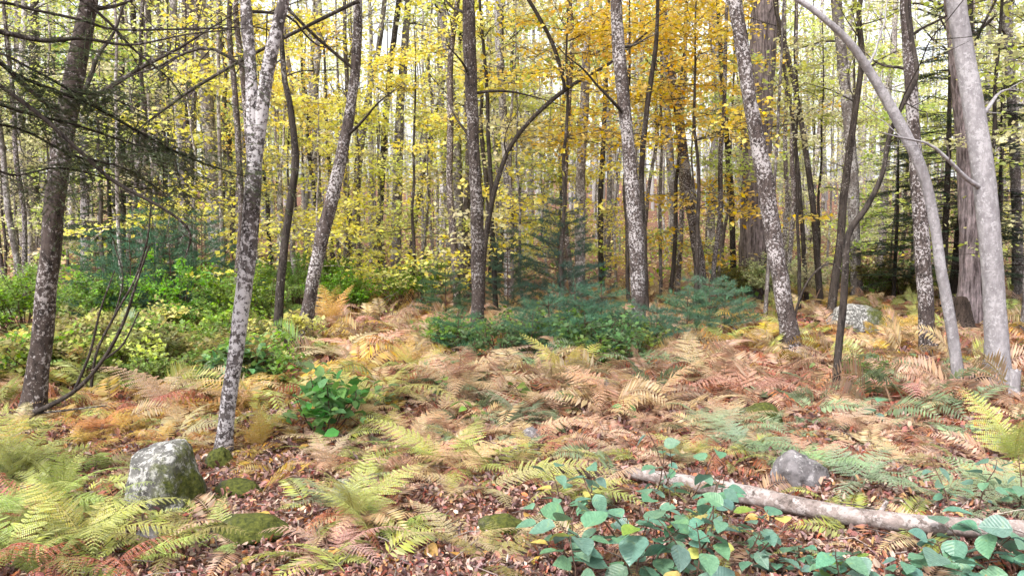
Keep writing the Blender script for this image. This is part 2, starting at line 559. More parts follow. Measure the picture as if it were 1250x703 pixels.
traced_tree('birch_tree', 'tall grey-flecked trunk standing among the low blue-green pines',
            [(781, 415, 21), (779, 350, 20), (775, 270, 20), (767, 180, 18), (758, 90, 17), (752, 0, 15)], L, 10, limbs=6, land='the low blue-green pines', crown=GOLD)
traced_tree('young_tree', 'thin dark stem growing close behind the grey-flecked trunk',
            [(790, 392, 8), (786, 300, 8), (783, 210, 8), (790, 130, 7), (800, 60, 6), (803, 0, 5)], DK, 10, limbs=4, flare=.2, k=7, crown=GOLD)
traced_tree('oak_tree', 'massive purple-brown furrowed trunk, thickest in the woods',
            [(925, 364, 44), (924, 335, 40), (922, 250, 38), (926, 150, 35), (931, 60, 34), (935, -20, 33)], FU, 14, limbs=5, k=20, rough=.03, land='the massive furrowed trunk', crown=GOLD)
traced_tree('birch_tree', 'leaning lichen-flaked trunk crossing in front of the massive furrowed trunk',
            [(967, 432, 27), (962, 400, 24), (954, 350, 23), (943, 280, 22), (930, 200, 21), (915, 120, 19), (905, 50, 18), (897, -10, 17)], L, 10, limbs=6,
            land='the leaning lichen-flaked trunk', crown=LIME)
traced_tree('birch_tree', 'dark trunk with pale flakes, standing behind the smooth bent sapling',
            [(1134, 434, 23), (1131, 380, 20), (1127, 320, 19), (1121, 240, 18), (1115, 150, 16), (1109, 60, 14), (1106, -10, 13)], L, 10, limbs=5, crown=LIME)
traced_tree('bent_sapling', 'smooth grey sapling bending in a long arc over the ferns',
            [(1174, 474, 16), (1163, 410, 14), (1150, 335, 14), (1141, 275, 14), (1128, 215, 14), (1106, 167, 15), (1086, 128, 13), (1060, 85, 11), (1035, 50, 10), (1000, 18, 8), (965, -6, 7)],
            SM, None, limbs=2, flare=.25, k=10, crown=None, land='the smooth bent sapling')
traced_tree('crooked_sapling', 'crooked dark sapling crossing the smooth bent sapling',
            [(1018, 490, 11), (1023, 430, 10), (1029, 375, 10), (1032, 325, 9), (1036, 285, 9), (1058, 252, 8), (1077, 212, 7), (1086, 165, 7), (1101, 130, 6), (1119, 92, 6), (1113, 50, 6), (1107, 0, 5)],
            DK, 7, limbs=3, flare=.2, k=7, crown=None)
_, SM_S, SM_O = traced_tree('beech_tree', 'smooth pale grey trunk with swollen root foot',
            [(1221, 478, 33), (1218, 440, 30), (1214, 370, 28), (1208, 290, 27), (1199, 200, 27), (1188, 130, 26), (1176, 60, 25), (1166, -15, 24)], SM, 9, limbs=2, flare=.8, k=16, rough=.03,
            land='the smooth pale grey trunk', crown=LIME)
traced_tree('old_tree', 'brown ragged trunk with a charred hollow at its foot',
            [(1183, 392, 34), (1183, 350, 27), (1183, 280, 25), (1180, 190, 24), (1173, 110, 23), (1167, 40, 22), (1164, -10, 22)], FU, 11, limbs=4, flare=.5, k=14,
            land='the charred hollow trunk', crown=LIME)
mid = [
    ('far-off thick dark trunk beyond the bushy thicket behind the hemlock sprays', [(229, 348, 25), (229, 250, 24), (230, 130, 22), (232, 0, 20)], FU, YEL),
    ('slim dark trunk, thinner and straighter of a close pair above the bright thicket', [(462, 345, 10), (464, 260, 9), (469, 170, 9), (477, 80, 8), (488, -5, 7)], DK, LIME),
    ('grey trunk, thicker of a close pair above the bright thicket', [(482, 345, 14), (485, 240, 13), (488, 140, 12), (494, 60, 10), (499, -5, 9)], M['pole'], LIME),
    ('pale grey trunk behind the straight dark trunk', [(562, 362, 14), (560, 270, 14), (557, 180, 13), (549, 90, 12), (537, -5, 11)], M['pole'], YEL),
    ('white-patched trunk standing over tan ferns behind the arching sapling', [(621, 376, 12), (620, 300, 11), (619, 210, 11), (612, 110, 10), (607, -5, 8)], BI, YEL),
    ('white-flecked trunk leaning between the pines and the massive furrowed trunk', [(858, 372, 17), (852, 310, 15), (839, 225, 14), (828, 140, 12), (817, 70, 10), (808, -5, 9)], L, GOLD),
    ('grey trunk behind the crooked dark sapling', [(1046, 368, 16), (1043, 290, 15), (1040, 200, 15), (1031, 100, 14), (1020, -5, 14)], M['pole'], LIME),
    ('pale birch-like trunk with dark rings deep in the green thicket', [(104, 352, 13), (104, 280, 12), (103, 190, 11), (100, 60, 9)], BI, LIME),
    ('thin dark stem between the pines and the massive furrowed trunk', [(896, 362, 8), (893, 250, 8), (886, 150, 7), (879, 50, 6), (876, -5, 5)], DK, GOLD),
    ('thin dark stem slanting just past the massive furrowed trunk', [(1002, 372, 9), (992, 250, 8), (975, 130, 7), (957, 50, 6), (945, -5, 5)], DK, LIME),
    ('slender pale stem just beyond the slanting speckled trunk', [(428, 350, 9), (434, 250, 9), (446, 140, 8), (462, 60, 7), (470, -5, 6)], M['pole'], LIME),
    ('grey-brown trunk between the thin crooked trunk and the slanting one', [(388, 345, 13), (384, 240, 12), (380, 150, 11), (384, 60, 10), (386, -5, 9)], M['pole'], YEL),
    ('dark stem leaning out beside the bright thicket', [(497, 335, 6), (510, 250, 6), (527, 160, 5), (548, 70, 4), (556, 0, 3)], DK, YEL),
    ('brown upright stem behind the low blue-green pines', [(735, 352, 7), (733, 250, 7), (738, 140, 6), (742, 0, 5)], DK, YEL),
    ('pale trunk far behind the low blue-green pines', [(826, 352, 11), (822, 250, 11), (815, 150, 10), (806, 20, 8)], M['pole'], GOLD),
    ('pale trunk near the hemlock behind the dark flaky trunk', [(172, 346, 14), (174, 240, 13), (178, 120, 12), (180, 0, 11)], M['pole'], LIME),
    ('grey trunk half hidden in hemlock sprays past the dark flaky trunk', [(28, 342, 13), (27, 240, 12), (25, 120, 11), (22, 0, 10)], M['pole'], LIME),
    ('dark slim trunk between the dark flaky trunk and the hemlock sprays', [(148, 350, 9), (150, 240, 9), (148, 130, 8), (150, 0, 7)], DK, LIME),
    ('thin dark stem rising behind the leaning lichen-flaked trunk', [(985, 366, 6), (978, 260, 6), (968, 150, 5), (950, 30, 4)], DK, LIME),
    ('pale grey trunk past the smooth pale grey one', [(1243, 372, 14), (1241, 260, 13), (1236, 140, 12), (1228, 0, 11)], M['pole'], LIME),
]
for lab, pts, mt, cr in mid:
    traced_tree('woodland_tree', lab, pts, mt, 13, limbs=4, flare=.3, k=8, crown=cr, twigs=4)

# ------------------------------------------------------------------ woodland trees by variant
def gen_tree(seed, H, r0, first, nlimb, limb, nleaf, lsize, el=(.1, .6), flat=.3, mat=None, sub=4, bend=.018):
    rg = np.random.default_rng(seed)
    n = 12; z = np.linspace(-.15, H, n)
    xy = np.cumsum(rg.normal(size=(n, 2)) * bend * H / n * 3, 0); xy -= xy[0]
    P = np.column_stack([xy, z]); S = spline(P, 34)
    rad = r0 * (1 - .88 * np.linspace(0, 1, 34)) ** .8
    mb = MB(); tube(mb, S, rad, 8, .05, rg)
    seg = []
    for i in range(nlimb):
        h = rg.uniform(first, .98); p = S[int(h * 33)]; az = i * 2.4 + rg.normal() * .4; e = rg.uniform(*el)
        Lm = limb * (1 - .55 * (h - first) / (1 - first)) * rg.uniform(.6, 1.2)
        d = np.array([math.cos(az) * math.cos(e), math.sin(az) * math.cos(e), math.sin(e)])
        Q = [p]
        for q in range(4):
            d = nrm(d + rg.normal(size=3) * .14 + np.array([0, 0, -.05])); Q.append(Q[-1] + d * Lm / 4)
        Q = np.array(Q); rr = max(.3 * r0 * (1 - h * .7), .008)
        tube(mb, Q, np.linspace(rr, .004, 5), 4, cap=False)
        seg.append((Q[2], Q[4]))
        for q in range(sub):
            a = Q[rg.integers(1, 5)]; dd = nrm(d * .7 + rg.normal(size=3) * np.array([.7, .7, .22])); b = a + dd * Lm * rg.uniform(.2, .45)
            tube(mb, np.array([a, b]), [.007, .003], 3, cap=False); seg.append((a, b))
    tm = mb.mesh('trunk', mat or M['pole'])
    cm = None
    if nleaf:
        A0 = np.array([s[0] for s in seg]); B0 = np.array([s[1] for s in seg])
        w = rg.uniform(.1, 1, len(seg)) ** 2.2; w /= w.sum()
        k = rg.choice(len(seg), nleaf, p=w); t = rg.uniform(.1, 1.1, (nleaf, 1))
        o = A0[k] * (1 - t) + B0[k] * t + rg.normal(size=(nleaf, 3)) * np.array([.22, .22, .22 * flat]) * limb * .55
        mb = MB(); A, B, C = leaf_frames(rg, nleaf, lsize)
        inst(mb, *LEAF_Q, o, A, B, C)
        cm = mb.mesh('crown', M['leaf'])
    return tm, cm


CANOPY = [gen_tree(100 + i, 15 + i % 3 * 2, .13 + .02 * (i % 4), .35, 26, 3.0, 2100, .13, (.2, .9), .5,
                   [M['pole'], L, M['pole'], DK, M['pole'], BI][i]) for i in range(6)]
UNDER = [gen_tree(200 + i, 4.5 + i % 3 * 1.3, .035 + .008 * (i % 3), .22, 22, 1.9, 1900, .095, (-.05, .35), .16,
                  [DK, M['pole'], DK, M['pole'], DK, M['pole']][i], 5) for i in range(6)]
HIGHU = [gen_tree(260 + i, 7.0 + i, .05, .52, 22, 1.9, 2600, .095, (-.05, .35), .16, DK, 5) for i in range(2)]
POLE = [gen_tree(300 + i, 9 + i % 3 * 2, .05 + .012 * (i % 4), .4, 14, 1.1, 500, .1, (.3, 1.0), .5,
                 [DK, M['pole'], LL, DK, M['pole'], L][i], 4, .02) for i in range(6)]
rnd = random.Random(11)
ZONES = [  # px range, colours for the foliage there
    (-200, 200, [LIME, LIME, PALE, GRN, PALE]),
    (200, 430, [YEL, LIME, YEL, PALE, LIME, GOLD]),
    (430, 570, [YEL, LIME, PALE, LIME, PALE]),
    (570, 820, [YEL, LIME, YEL, PALE, LIME]),
    (820, 910, [YEL, LIME, PALE, GOLD]),
    (910, 1450, [PALE, LIME, PALE, YEL, LIME]),
]
CNAME = {YEL: 'yellow', GOLD: 'golden', ORG: 'orange', LIME: 'lime-green', GRN: 'green', PALE: 'pale straw', OLIVE: 'olive'}
ZNAME = ['behind the dark flaky trunk', 'behind the forked white-speckled trunk', 'above the bright thicket', 'behind the low blue-green pines',
         'around the massive furrowed trunk', 'past the leaning lichen-flaked trunk']


BESIDE = [(28, 'the grey sprayed-over trunk'), (58, 'the dark flaky trunk'), (104, 'the dark-ringed pale trunk'), (172, 'the pale trunk near the hemlock'),
          (229, 'the thick far dark trunk'), (305, 'the forked white-speckled trunk'), (352, 'the thin crooked trunk'), (408, 'the slanting speckled trunk'),
          (470, 'the close pair of trunks'), (525, 'the thin leaning stem'), (580, 'the straight dark trunk'), (619, 'the white-patched trunk'),
          (690, 'the arching sapling'), (735, 'the brown upright stem'), (775, 'the grey-flecked trunk'), (840, 'the white-flecked leaning trunk'), (925, 'the massive furrowed trunk'),
          (990, 'the thin slanting stem'), (1040, 'the crooked dark sapling'), (1121, 'the dark trunk with pale flakes'), (1183, 'the charred hollow trunk'), (1215, 'the smooth pale grey trunk')]


def zone(px):
    for i, z in enumerate(ZONES):
        if px < z[1]: return i
    return len(ZONES) - 1


def jit(c, a=.12):
    return tuple(max(.01, q * rnd.uniform(1 - a, 1 + a)) for q in c)


def place_tree(kind, variants, px, Y, c, s, name):
    x = (px - CX) / F * Y
    i = rnd.randrange(len(variants)); tm, cm = variants[i]
    bk = {'canopy': ['grey', 'speckled', 'grey', 'dark', 'grey', 'white-patched'], 'under': ['dark', 'grey'] * 3, 'pole': ['dark', 'grey', 'flaky', 'dark', 'grey', 'speckled']}[kind][i]
    z = zone(px)
    o = empty(name, (x, Y, float(gh(x, Y))), rnd.uniform(0, 6.28), s)
    lean = rnd.uniform(-.05, .05)
    o.rotation_euler = (rnd.uniform(-.04, .04), lean, o.rotation_euler[2])
    g = rnd.uniform(.8, 1.9)
    link('trunk', tm, o, color=(g, g, g))
    if cm: link('crown', cm, o, color=jit(c, .06))
    lab = {'canopy': 'tall %s-barked tree with %s crown', 'under': 'slender %s-stemmed sapling with layered %s leaves',
           'pole': 'thin %s pole tree with %s leaves'}[kind] % (bk, CNAME[c]) + ' behind ' + min(BESIDE, key=lambda q: abs(q[0] - px))[1]
    lab = ('big ' if s > 1.06 else 'small ' if s < .94 else '') + lab
    tag(o, lab, 'tree' if kind != 'under' else 'sapling', lab.replace('tree', 'trees').replace('sapling', 'saplings'))
    return o


for i in range(78):
    Y = 17 + 46 * ((i + rnd.random()) / 78) ** .8
    px = rnd.uniform(-70, 1320); c = rnd.choice(ZONES[zone(px)][2])
    place_tree('canopy', CANOPY, px, Y, c, rnd.uniform(.85, 1.2), 'canopy_tree')
for px, Y, c, s_ in [(690, 15, GOLD, 1.0), (770, 16.5, GOLD, 1.05), (845, 15.5, GOLD, 1.0), (815, 19, GOLD, 1.2), (640, 16, YEL, 1.1), (1200, 14.5, LIME, 1.1), (1250, 13, PALE, 1.0),
                   (240, 16, YEL, 1.1), (335, 18, YEL, 1.0), (500, 17, YEL, .9), (470, 20, YEL, 1.0), (530, 22, YEL, 1.0), (690, 20, YEL, 1.0), (130, 18, LIME, 1.1), (420, 19, YEL, 1.1),
                   (730, 24, YEL, 1.0), (600, 23, LIME, 1.1), (1150, 24, LIME, 1.2), (1090, 20, LIME, 1.1), (880, 25, GOLD, 1.2)]:
    place_tree('under', HIGHU if c == GOLD else UNDER, px, Y, c, s_, 'understory_sapling')
for i in range(90):
    Y = 16 + 34 * ((i + rnd.random()) / 90)
    px = rnd.uniform(-60, 1310); c = rnd.choice(ZONES[zone(px)][2])
    if Y < 20 and (px > 880 or px < 230): Y += 12
    place_tree('under', UNDER, px, Y, c, rnd.uniform(.8, 1.25), 'understory_sapling')
for i in range(150):
    Y = 14 + 34 * ((i + rnd.random()) / 150)
    px = rnd.uniform(-60, 1310); c = rnd.choice(ZONES[zone(px)][2])
    place_tree('pole', POLE, px, Y, c, rnd.uniform(.8, 1.25), 'pole_tree')


# far wood: trunks and leaves too far to tell apart
def far_wood():
    rg = np.random.default_rng(5); mb = MB(); ml = MB()
    cols = np.array([YEL, LIME, PALE, GOLD, LIME, PALE, OLIVE])
    for i in range(420):
        Y = rg.uniform(58, 135); px = rg.uniform(-150, 1400); x = (px - CX) / F * Y; z = float(gh(x, Y)); H = rg.uniform(13, 22)
        lx, ly = rg.normal(size=2) * .6
        P = np.array([[x, Y, z - .3], [x + lx * .4 + rg.normal() * .2, Y, z + H * .5], [x + lx, Y + ly, z + H]])
        g = rg.uniform(.12, .36)
        tube(mb, spline(P, 6), np.linspace(rg.uniform(.09, .24), .03, 6), 6, cap=False, c=(g, g * .93, g * .93))
        n = 80
        o = np.array([x, Y, z]) + np.column_stack([rg.normal(size=(n, 2)) * 1.7, rg.uniform(.12, 1.05, n) * H])
        o += np.repeat(rg.normal(size=(10, 3)) * [1.4, 1.4, .6], 8, 0)
        A, B, C = leaf_frames(rg, n, .27)
        c = cols[(rg.integers(0, 7) + rg.integers(0, 2, n)) % 7] * rg.uniform(.8, 1.2, (n, 1))
        inst(ml, *LEAF_Q, o, A, B, C, c)
    root = empty('far_woods', (0, 0, 0))
    tag(root, 'far-off pale woodland closing the view', 'woods', None, 'stuff')
    o = link('trunks', mb.mesh('far_trunks', M['leaf_attr_flat']), root); o['kind'] = 'stuff'
    o = link('foliage', ml.mesh('far_foliage', M['leaf_attr']), root); o['kind'] = 'stuff'


M['leaf_attr_flat'] = leafmat('far_bark', attr=True, trans=0, gloss=.9, spec=.1, val=.1, hue=.01)
far_wood()

def far_brush():
    rg = np.random.default_rng(15); mb = MB(); n = 36000
    Y = rg.uniform(19, 75, n); px = rg.uniform(-100, 1350, n); x = (px - CX) / F * Y
    k = 700; cx = rg.uniform(-60, 60, k); cyy = rg.uniform(19, 75, k); cx = (rg.uniform(-100, 1350, k) - CX) / F * cyy
    q = rg.integers(0, k, n); loose = rg.random(n) < .3
    x = np.where(loose, x, cx[q] + rg.normal(size=n) * .7); Y = np.where(loose, Y, cyy[q] + rg.normal(size=n) * .5)
    hh = rg.uniform(.3, 1.5, k)
    z = gh(x, Y) + np.where(loose, rg.uniform(0, .15, n), rg.random(n) * hh[q])
    cols = np.array([LIME, GRN, YEL, TAN, OLIVE, PALE, BRIGHT, TAN])
    c = np.where(loose[:, None], np.array(TAN)[None], cols[q % 8]) * rg.uniform(.7, 1.1, (n, 1))
    A, B, C = leaf_frames(rg, n, .16)
    inst(mb, *LEAF_Q, np.column_stack([x, Y, z]), A, B, C, c)
    o = link('undergrowth', mb.mesh('undergrowth', M['leaf_attr']))
    tag(o, 'far low leafy undergrowth between the woodland trunks', 'undergrowth', None, 'stuff')


far_brush()

# ------------------------------------------------------------------ ferns
def frond_mesh(seed, e0, e1, npin=18, lobed=True, width=.21, curl=.0, side=.25):
    rg = np.random.default_rng(seed)
    n = 30; el = np.linspace(e0, e1, n); yaw = np.linspace(0, rg.normal() * side, n)
    step = np.column_stack([np.cos(el) * np.cos(yaw), np.cos(el) * np.sin(yaw), np.sin(el)]) / (n - 1)
    P = np.vstack([[0, 0, 0], np.cumsum(step, 0)[:-1]]); T = nrm(np.gradient(P, axis=0))
    Sd = nrm(np.cross([0, 0, 1.0], T)); Up = np.cross(T, Sd)
    mb = MB()
    tube(mb, P[::3], np.linspace(.006, .0015, len(P[::3])), 4, cap=False)
    for i in range(npin):
        t = .16 + .83 * i / (npin - 1); j = t * (n - 1); a = int(j); b = min(a + 1, n - 1); f = j - a
        p = P[a] * (1 - f) + P[b] * f; tt, ss, uu = T[a], Sd[a], Up[a]
        Lp = width * (1 - t) ** .72 * min(1, .35 + t * 2.2) * 1.25 + .008
        for sg in (-1, 1):
            sw = .30 + .35 * t + rg.normal() * .07; dr = -.10 - curl * rg.uniform(.3, 1.2) + rg.normal() * .06
            A = nrm(ss * sg * math.cos(sw) + tt * math.sin(sw) + uu * dr); C = nrm(uu - A * (uu @ A) + rg.normal(size=3) * (.06 + curl * .4)); B = np.cross(C, A)
            l = Lp * rg.uniform(.86, 1.08)
            if lobed and l > .03:
                m = max(4, int(l / .016)); u = (np.arange(m) + .3) / m
                lw = (.135 * l) * (1 - u) ** .55 * np.minimum(1, .6 + u * 2) + .0015
                seg = 1.15 / m * l
                vs = []; fs = []
                for q in range(m):
                    dz = -curl * l * u[q] ** 2 - .12 * l * u[q] ** 2
                    o = p + A * u[q] * l + C * dz
                    for s2 in (-1, 1):
                        k0 = len(vs)
                        vs += [o, o + A * seg * .75 + B * s2 * lw[q] * .25, o + A * seg * .55 + B * s2 * lw[q] + C * -.1 * lw[q], o + A * seg * .02 + B * s2 * lw[q] * .62]
                        fs.append([k0, k0 + 1, k0 + 2, k0 + 3] if s2 < 0 else [k0 + 3, k0 + 2, k0 + 1, k0])
                mb.add(np.array(vs), fs)
            else:
                w = .10 * l + .002
                dz = C * (-curl * l * .5)
                mb.add([p, p + A * l * .4 - B * w + dz * .3, p + A * l + dz, p + A * l * .4 + B * w + dz * .3], [[0, 1, 2, 3]])
    return mb.mesh('frond', M['frond'])


FR_ARCH = [frond_mesh(400 + i, R(62 - 6 * i), R(-28 - 6 * i)) for i in range(3)]
FR_FLAT = [frond_mesh(410 + i, R(34 - 5 * i), R(-14 - 4 * i), 19) for i in range(3)]
FR_UP = [frond_mesh(420 + i, R(82 - 5 * i), R(20 - 8 * i), 19, width=.24) for i in range(2)]
FR_DRY = [frond_mesh(430 + i, R(55 - 8 * i), R(-62 - 10 * i), 17, True, .19, .35, .7) for i in range(3)]
FR_SIM = [frond_mesh(440 + i, R(58 - 8 * i), R(-30 - 8 * i), 20, False, .23) for i in range(3)]
FR_SIMD = [frond_mesh(450 + i, R(50 - 8 * i), R(-60), 18, False, .2, .4, .7) for i in range(3)]


def whole_fern(seed, fr, n):
    rg = np.random.default_rng(seed); mb = MB()
    for i in range(n):
        me = fr[rg.integers(len(fr))]
        v = np.empty(len(me.vertices) * 3, np.float32); me.vertices.foreach_get('co', v); v = v.reshape(-1, 3)
        a = i * 6.28 / n + rg.normal() * .35; s = rg.uniform(.65, 1.1)
        ca, sa = math.cos(a), math.sin(a)
        v = np.column_stack([v[:, 0] * ca - v[:, 1] * sa, v[:, 0] * sa + v[:, 1] * ca, v[:, 2]]) * s
        q = np.array([list(p.vertices) for p in me.polygons])
        mb.add(v, q)
    return mb.mesh('fern', M['frond'])


FERN_G = [whole_fern(460 + i, FR_SIM, 7) for i in range(3)]
FERN_D = [whole_fern(470 + i, FR_SIMD, 7) for i in range(3)]

# landmarks among the stones and the log, filled before the ferns are described
for ph, px, py in (('the mossy white boulder', 205, 612), ('the grey angular rock', 975, 592), ('the lichen-covered boulder', 1045, 402), ('the fallen log', 1010, 640),
                   ('the green-topped shrub', 395, 520), ('the small blue-grey stone', 741, 482), ('the moss-covered stump', 925, 520), ('the bright thicket', 460, 372),
                   ('the bare leaf litter patch', 560, 640), ('the broad-leaved seedlings', 790, 690)):
    g = on_ground(px, py); landmarks.append((ph, g[0], g[1]))


def near(x, y):
    return min(landmarks, key=lambda l: (l[1] - x) ** 2 + (l[2] - y) ** 2)[0]


FNAME = {FYG: 'yellow-green', SAGE: 'pale sage-green', TAN: 'tan', RUST: 'rust-brown', PINKTAN: 'pinkish-tan', YEL: 'bright yellow', GOLD: 'golden', GRN: 'green',
         ORG: 'orange', OLIVE: 'olive', TEAL: 'bluish-green', FGOLD: 'golden', FYEL: 'bright yellow', OCHRE: 'ochre'}
n_fern = [0]


def fern(px, py, c, size, fr=None, n=7, parts=True, rz=None, fan=6.28):
    g = on_ground(px, py)
    x, y = g[0], g[1]; z = float(gh(x, y)) - .01
    dry = c in (TAN, RUST, PINKTAN, OCHRE)
    crisp = c in (RUST, OCHRE)
    fr = fr or (FR_DRY if crisp else FR_ARCH)
    st = 'upright' if fr is FR_UP else 'flat spreading' if fr is FR_FLAT else 'arching'
    lab = '%s %s %s %s by %s' % ('large' if size > .62 else 'small' if size < .48 else 'middling', st, FNAME[c], 'dried curled fern' if dry else 'feathery fern', near(x, y))
    grp = lab.replace('fern', 'ferns', 1)
    n_fern[0] += 1
    cc = jit(c)
    rz = rnd.uniform(0, 6.28) if rz is None else rz
    if parts:
        o = empty('fern', (x, y, z), rz)
        for i in range(n):
            p = link('frond', fr[rnd.randrange(len(fr))], o, color=jit(cc, .08))
            a = (i / n - .5) * fan + rnd.gauss(0, .3)
            s = size * rnd.uniform(.65, 1.1)
            p.rotation_euler = (rnd.gauss(0, .18), rnd.gauss(0, .16), a); p.scale = (s, s, s)
    else:
        o = link('fern', (FERN_D if crisp else FERN_G)[rnd.randrange(3)], None, (x, y, z), cc)
        o.rotation_euler = (0, 0, rz); o.scale = (size,) * 3
    tag(o, lab, 'fern', grp)
    return o


# ferns that the photograph shows one by one: foot px, py, colour, frond length
for f in [(45, 640, FYG, .62, FR_ARCH, 8), (105, 668, FYG, .66, FR_ARCH, 9), (20, 590, FYG, .6, FR_UP, 7), (75, 618, FYG, .55, FR_UP, 6), (150, 690, FYG, .5, FR_FLAT, 8),
          (10, 690, FYG, .55, FR_ARCH, 7), (60, 700, OLIVE, .5, FR_ARCH, 7), (265, 672, FYG, .5, FR_FLAT, 4), (170, 640, FYG, .42, FR_FLAT, 5),
          (430, 640, FYG, .62, FR_UP, 7), (455, 665, FYG, .55, FR_ARCH, 6), (410, 625, SAGE, .5, FR_ARCH, 7), (475, 660, GRN, .4, FR_ARCH, 5),
          (560, 575, FYG, .75, FR_FLAT, 6), (610, 585, FYG, .8, FR_FLAT, 6), (515, 558, TAN, .5, FR_UP, 5), (590, 600, TAN, .6, FR_FLAT, 5), (650, 560, FYG, .6, FR_FLAT, 5),
          (505, 462, FYEL, .72, FR_UP, 5), (498, 455, FGOLD, .55, FR_UP, 5), (690, 468, FYEL, .7, FR_UP, 5), (705, 470, TAN, .8, FR_FLAT, 6), (672, 475, TAN, .75, FR_ARCH, 6),
          (845, 465, TAN, .9, FR_ARCH, 8), (810, 462, PINKTAN, .8, FR_FLAT, 7), (890, 470, TAN, .8, FR_ARCH, 7), (760, 480, PINKTAN, .7, FR_ARCH, 7),
          (885, 535, SAGE, .6, FR_ARCH, 8), (915, 540, SAGE, .55, FR_FLAT, 7), (860, 520, SAGE, .5, FR_ARCH, 6),
          (1180, 620, SAGE, .7, FR_FLAT, 8), (1225, 610, SAGE, .7, FR_ARCH, 8), (1240, 570, FYG, .75, FR_UP, 6), (1140, 600, SAGE, .55, FR_FLAT, 7), (1215, 600, FYG, .5, FR_FLAT, 6),
          (620, 660, TAN, .5, FR_FLAT, 5), (560, 665, TAN, .5, FR_FLAT, 5), (600, 690, OLIVE, .45, FR_FLAT, 5), (318, 545, FGOLD, .5, FR_UP, 4), (155, 535, FGOLD, .55, FR_FLAT, 8),
          (120, 530, OCHRE, .5, FR_ARCH, 8), (195, 545, FGOLD, .5, FR_FLAT, 8), (220, 525, TAN, .5, FR_FLAT, 8), (90, 545, FGOLD, .5, FR_FLAT, 7), (255, 510, FGOLD, .5, FR_ARCH, 7),
          (405, 400, FGOLD, .9, FR_UP, 7), (320, 548, FGOLD, .45, FR_UP, 4), (1010, 480, TAN, .7, FR_ARCH, 8), (720, 600, PINKTAN, .6, FR_FLAT, 6), (770, 560, PINKTAN, .55, FR_FLAT, 6),
          (910, 425, FGOLD, .8, FR_ARCH, 8), (885, 418, FYG, .8, FR_ARCH, 7), (1100, 400, FGOLD, .7, FR_ARCH, 8), (940, 415, FGOLD, .7, FR_ARCH, 7),
          (330, 480, GRN, .6, FR_ARCH, 8), (300, 470, SAGE, .6, FR_ARCH, 8), (640, 520, SAGE, .6, FR_ARCH, 7), (600, 470, SAGE, .6, FR_ARCH, 8), (560, 455, GRN, .6, FR_ARCH, 8)]:
    fern(f[0], f[1], f[2], f[3], f[4], f[5])


def fern_colour(px, py):
    if py > 560:
        if px < 260: return rnd.choice([FYG, FYG, OLIVE, RUST])
        if px < 720: return rnd.choice([TAN, PINKTAN, RUST, FYG])
        return rnd.choice([SAGE, PINKTAN, RUST, TAN, FYG])
    if px < 350 and py < 478: return rnd.choice([GRN, FYG, OLIVE, GRN, SAGE])
    if py > 450:
        if px < 480: return rnd.choice([FGOLD, TAN, OCHRE, OCHRE, FYG, RUST])
        if px < 640: return rnd.choice([RUST, PINKTAN, SAGE, TAN, RUST, TAN])
        return rnd.choice([RUST, PINKTAN, PINKTAN, TAN, SAGE, RUST, RUST, RUST])
    if px < 380: return rnd.choice([GRN, FYG, OLIVE, TAN, GRN])
    if px < 900: return rnd.choice([TAN, PINKTAN, FGOLD, TAN, OCHRE, PINKTAN, RUST])
    return rnd.choice([TAN, FGOLD, PINKTAN, RUST, OCHRE, FYG])


BARE = [(270, 400, 560, 710), (480, 700, 590, 710), (140, 270, 555, 650)]
tries = 0
while n_fern[0] < 292 and tries < 3000:
    tries += 1
    px = rnd.uniform(-30, 1280); py = 372 + 330 * rnd.random() ** 1.5
    if any(a < px < b and c < py < d for a, b, c, d in BARE): continue
    if py > 575 and px > 730 and rnd.random() < .85: continue
    if py > 620 and px > 660 and rnd.random() < .7: continue
    y = on_ground(px, py)[1]
    c = fern_colour(px, py)
    fern(px, py, c, rnd.uniform(.38, .62) if y < 7 else rnd.uniform(.7, 1.05), None, rnd.randint(5, 8), parts=y < 8.5)


# the rest of the low ferns and dead bracken: too many to tell apart
def fern_carpet():
    rg = np.random.default_rng(8); mb = MB()
    T = []
    for me in FR_SIM + FR_SIMD:
        v = np.empty(len(me.vertices) * 3, np.float32); me.vertices.foreach_get('co', v)
        T.append((v.reshape(-1, 3), np.array([list(p.vertices) for p in me.polygons])))
    for i in range(3900):
        px = rg.uniform(-60, 1310); py = 362 + 330 * rg.random() ** 1.9
        if any(a < px < b and c < py < d for a, b, c, d in BARE) and rg.random() < .95: continue
        if py > 560 and rg.random() < (.85 if px > 730 else .6): continue
        if ((px < 335 and 392 < py < 474) or (540 < px < 790 and 412 < py < 456)) and rg.random() < .8: continue
        d = ray(px, py); t = 1.6 / -d[2] if d[2] < 0 else 30
        x, y = (CAM + d * min(t, 24))[:2]
        x += rg.normal() * .1; y += rg.normal() * .3
        c = np.array(fern_colour(px, py)) * rg.uniform(.6, 1.1)
        dry = c[0] > c[1] * 1.7
        for _ in range(2):
            v, f = T[rg.integers(3) + (3 if dry else 0)]
            s = rg.uniform(.22, .5) * (1 if y < 7 else 1.6); a = rg.uniform(0, 6.28); ca, sa = math.cos(a), math.sin(a); tl = rg.uniform(.5, 1.9 if py < 500 else 1.1); tp = rg.normal() * .5
            v = np.column_stack([v[:, 0], v[:, 1] * math.cos(tp), v[:, 2] + np.abs(v[:, 1]) * 0 + v[:, 1] * math.sin(tp)])
            w = np.column_stack([v[:, 0] * ca - v[:, 1] * sa, v[:, 0] * sa + v[:, 1] * ca, v[:, 2] * tl]) * s + [x, y, float(gh(x, y))]
            mb.add(w, f, c)
    o = link('fern_undergrowth', mb.mesh('fern_undergrowth', M['leaf_attr']))
    tag(o, 'low carpet of dead bracken and small ferns over the woodland floor', 'undergrowth', None, 'stuff')


fern_carpet()


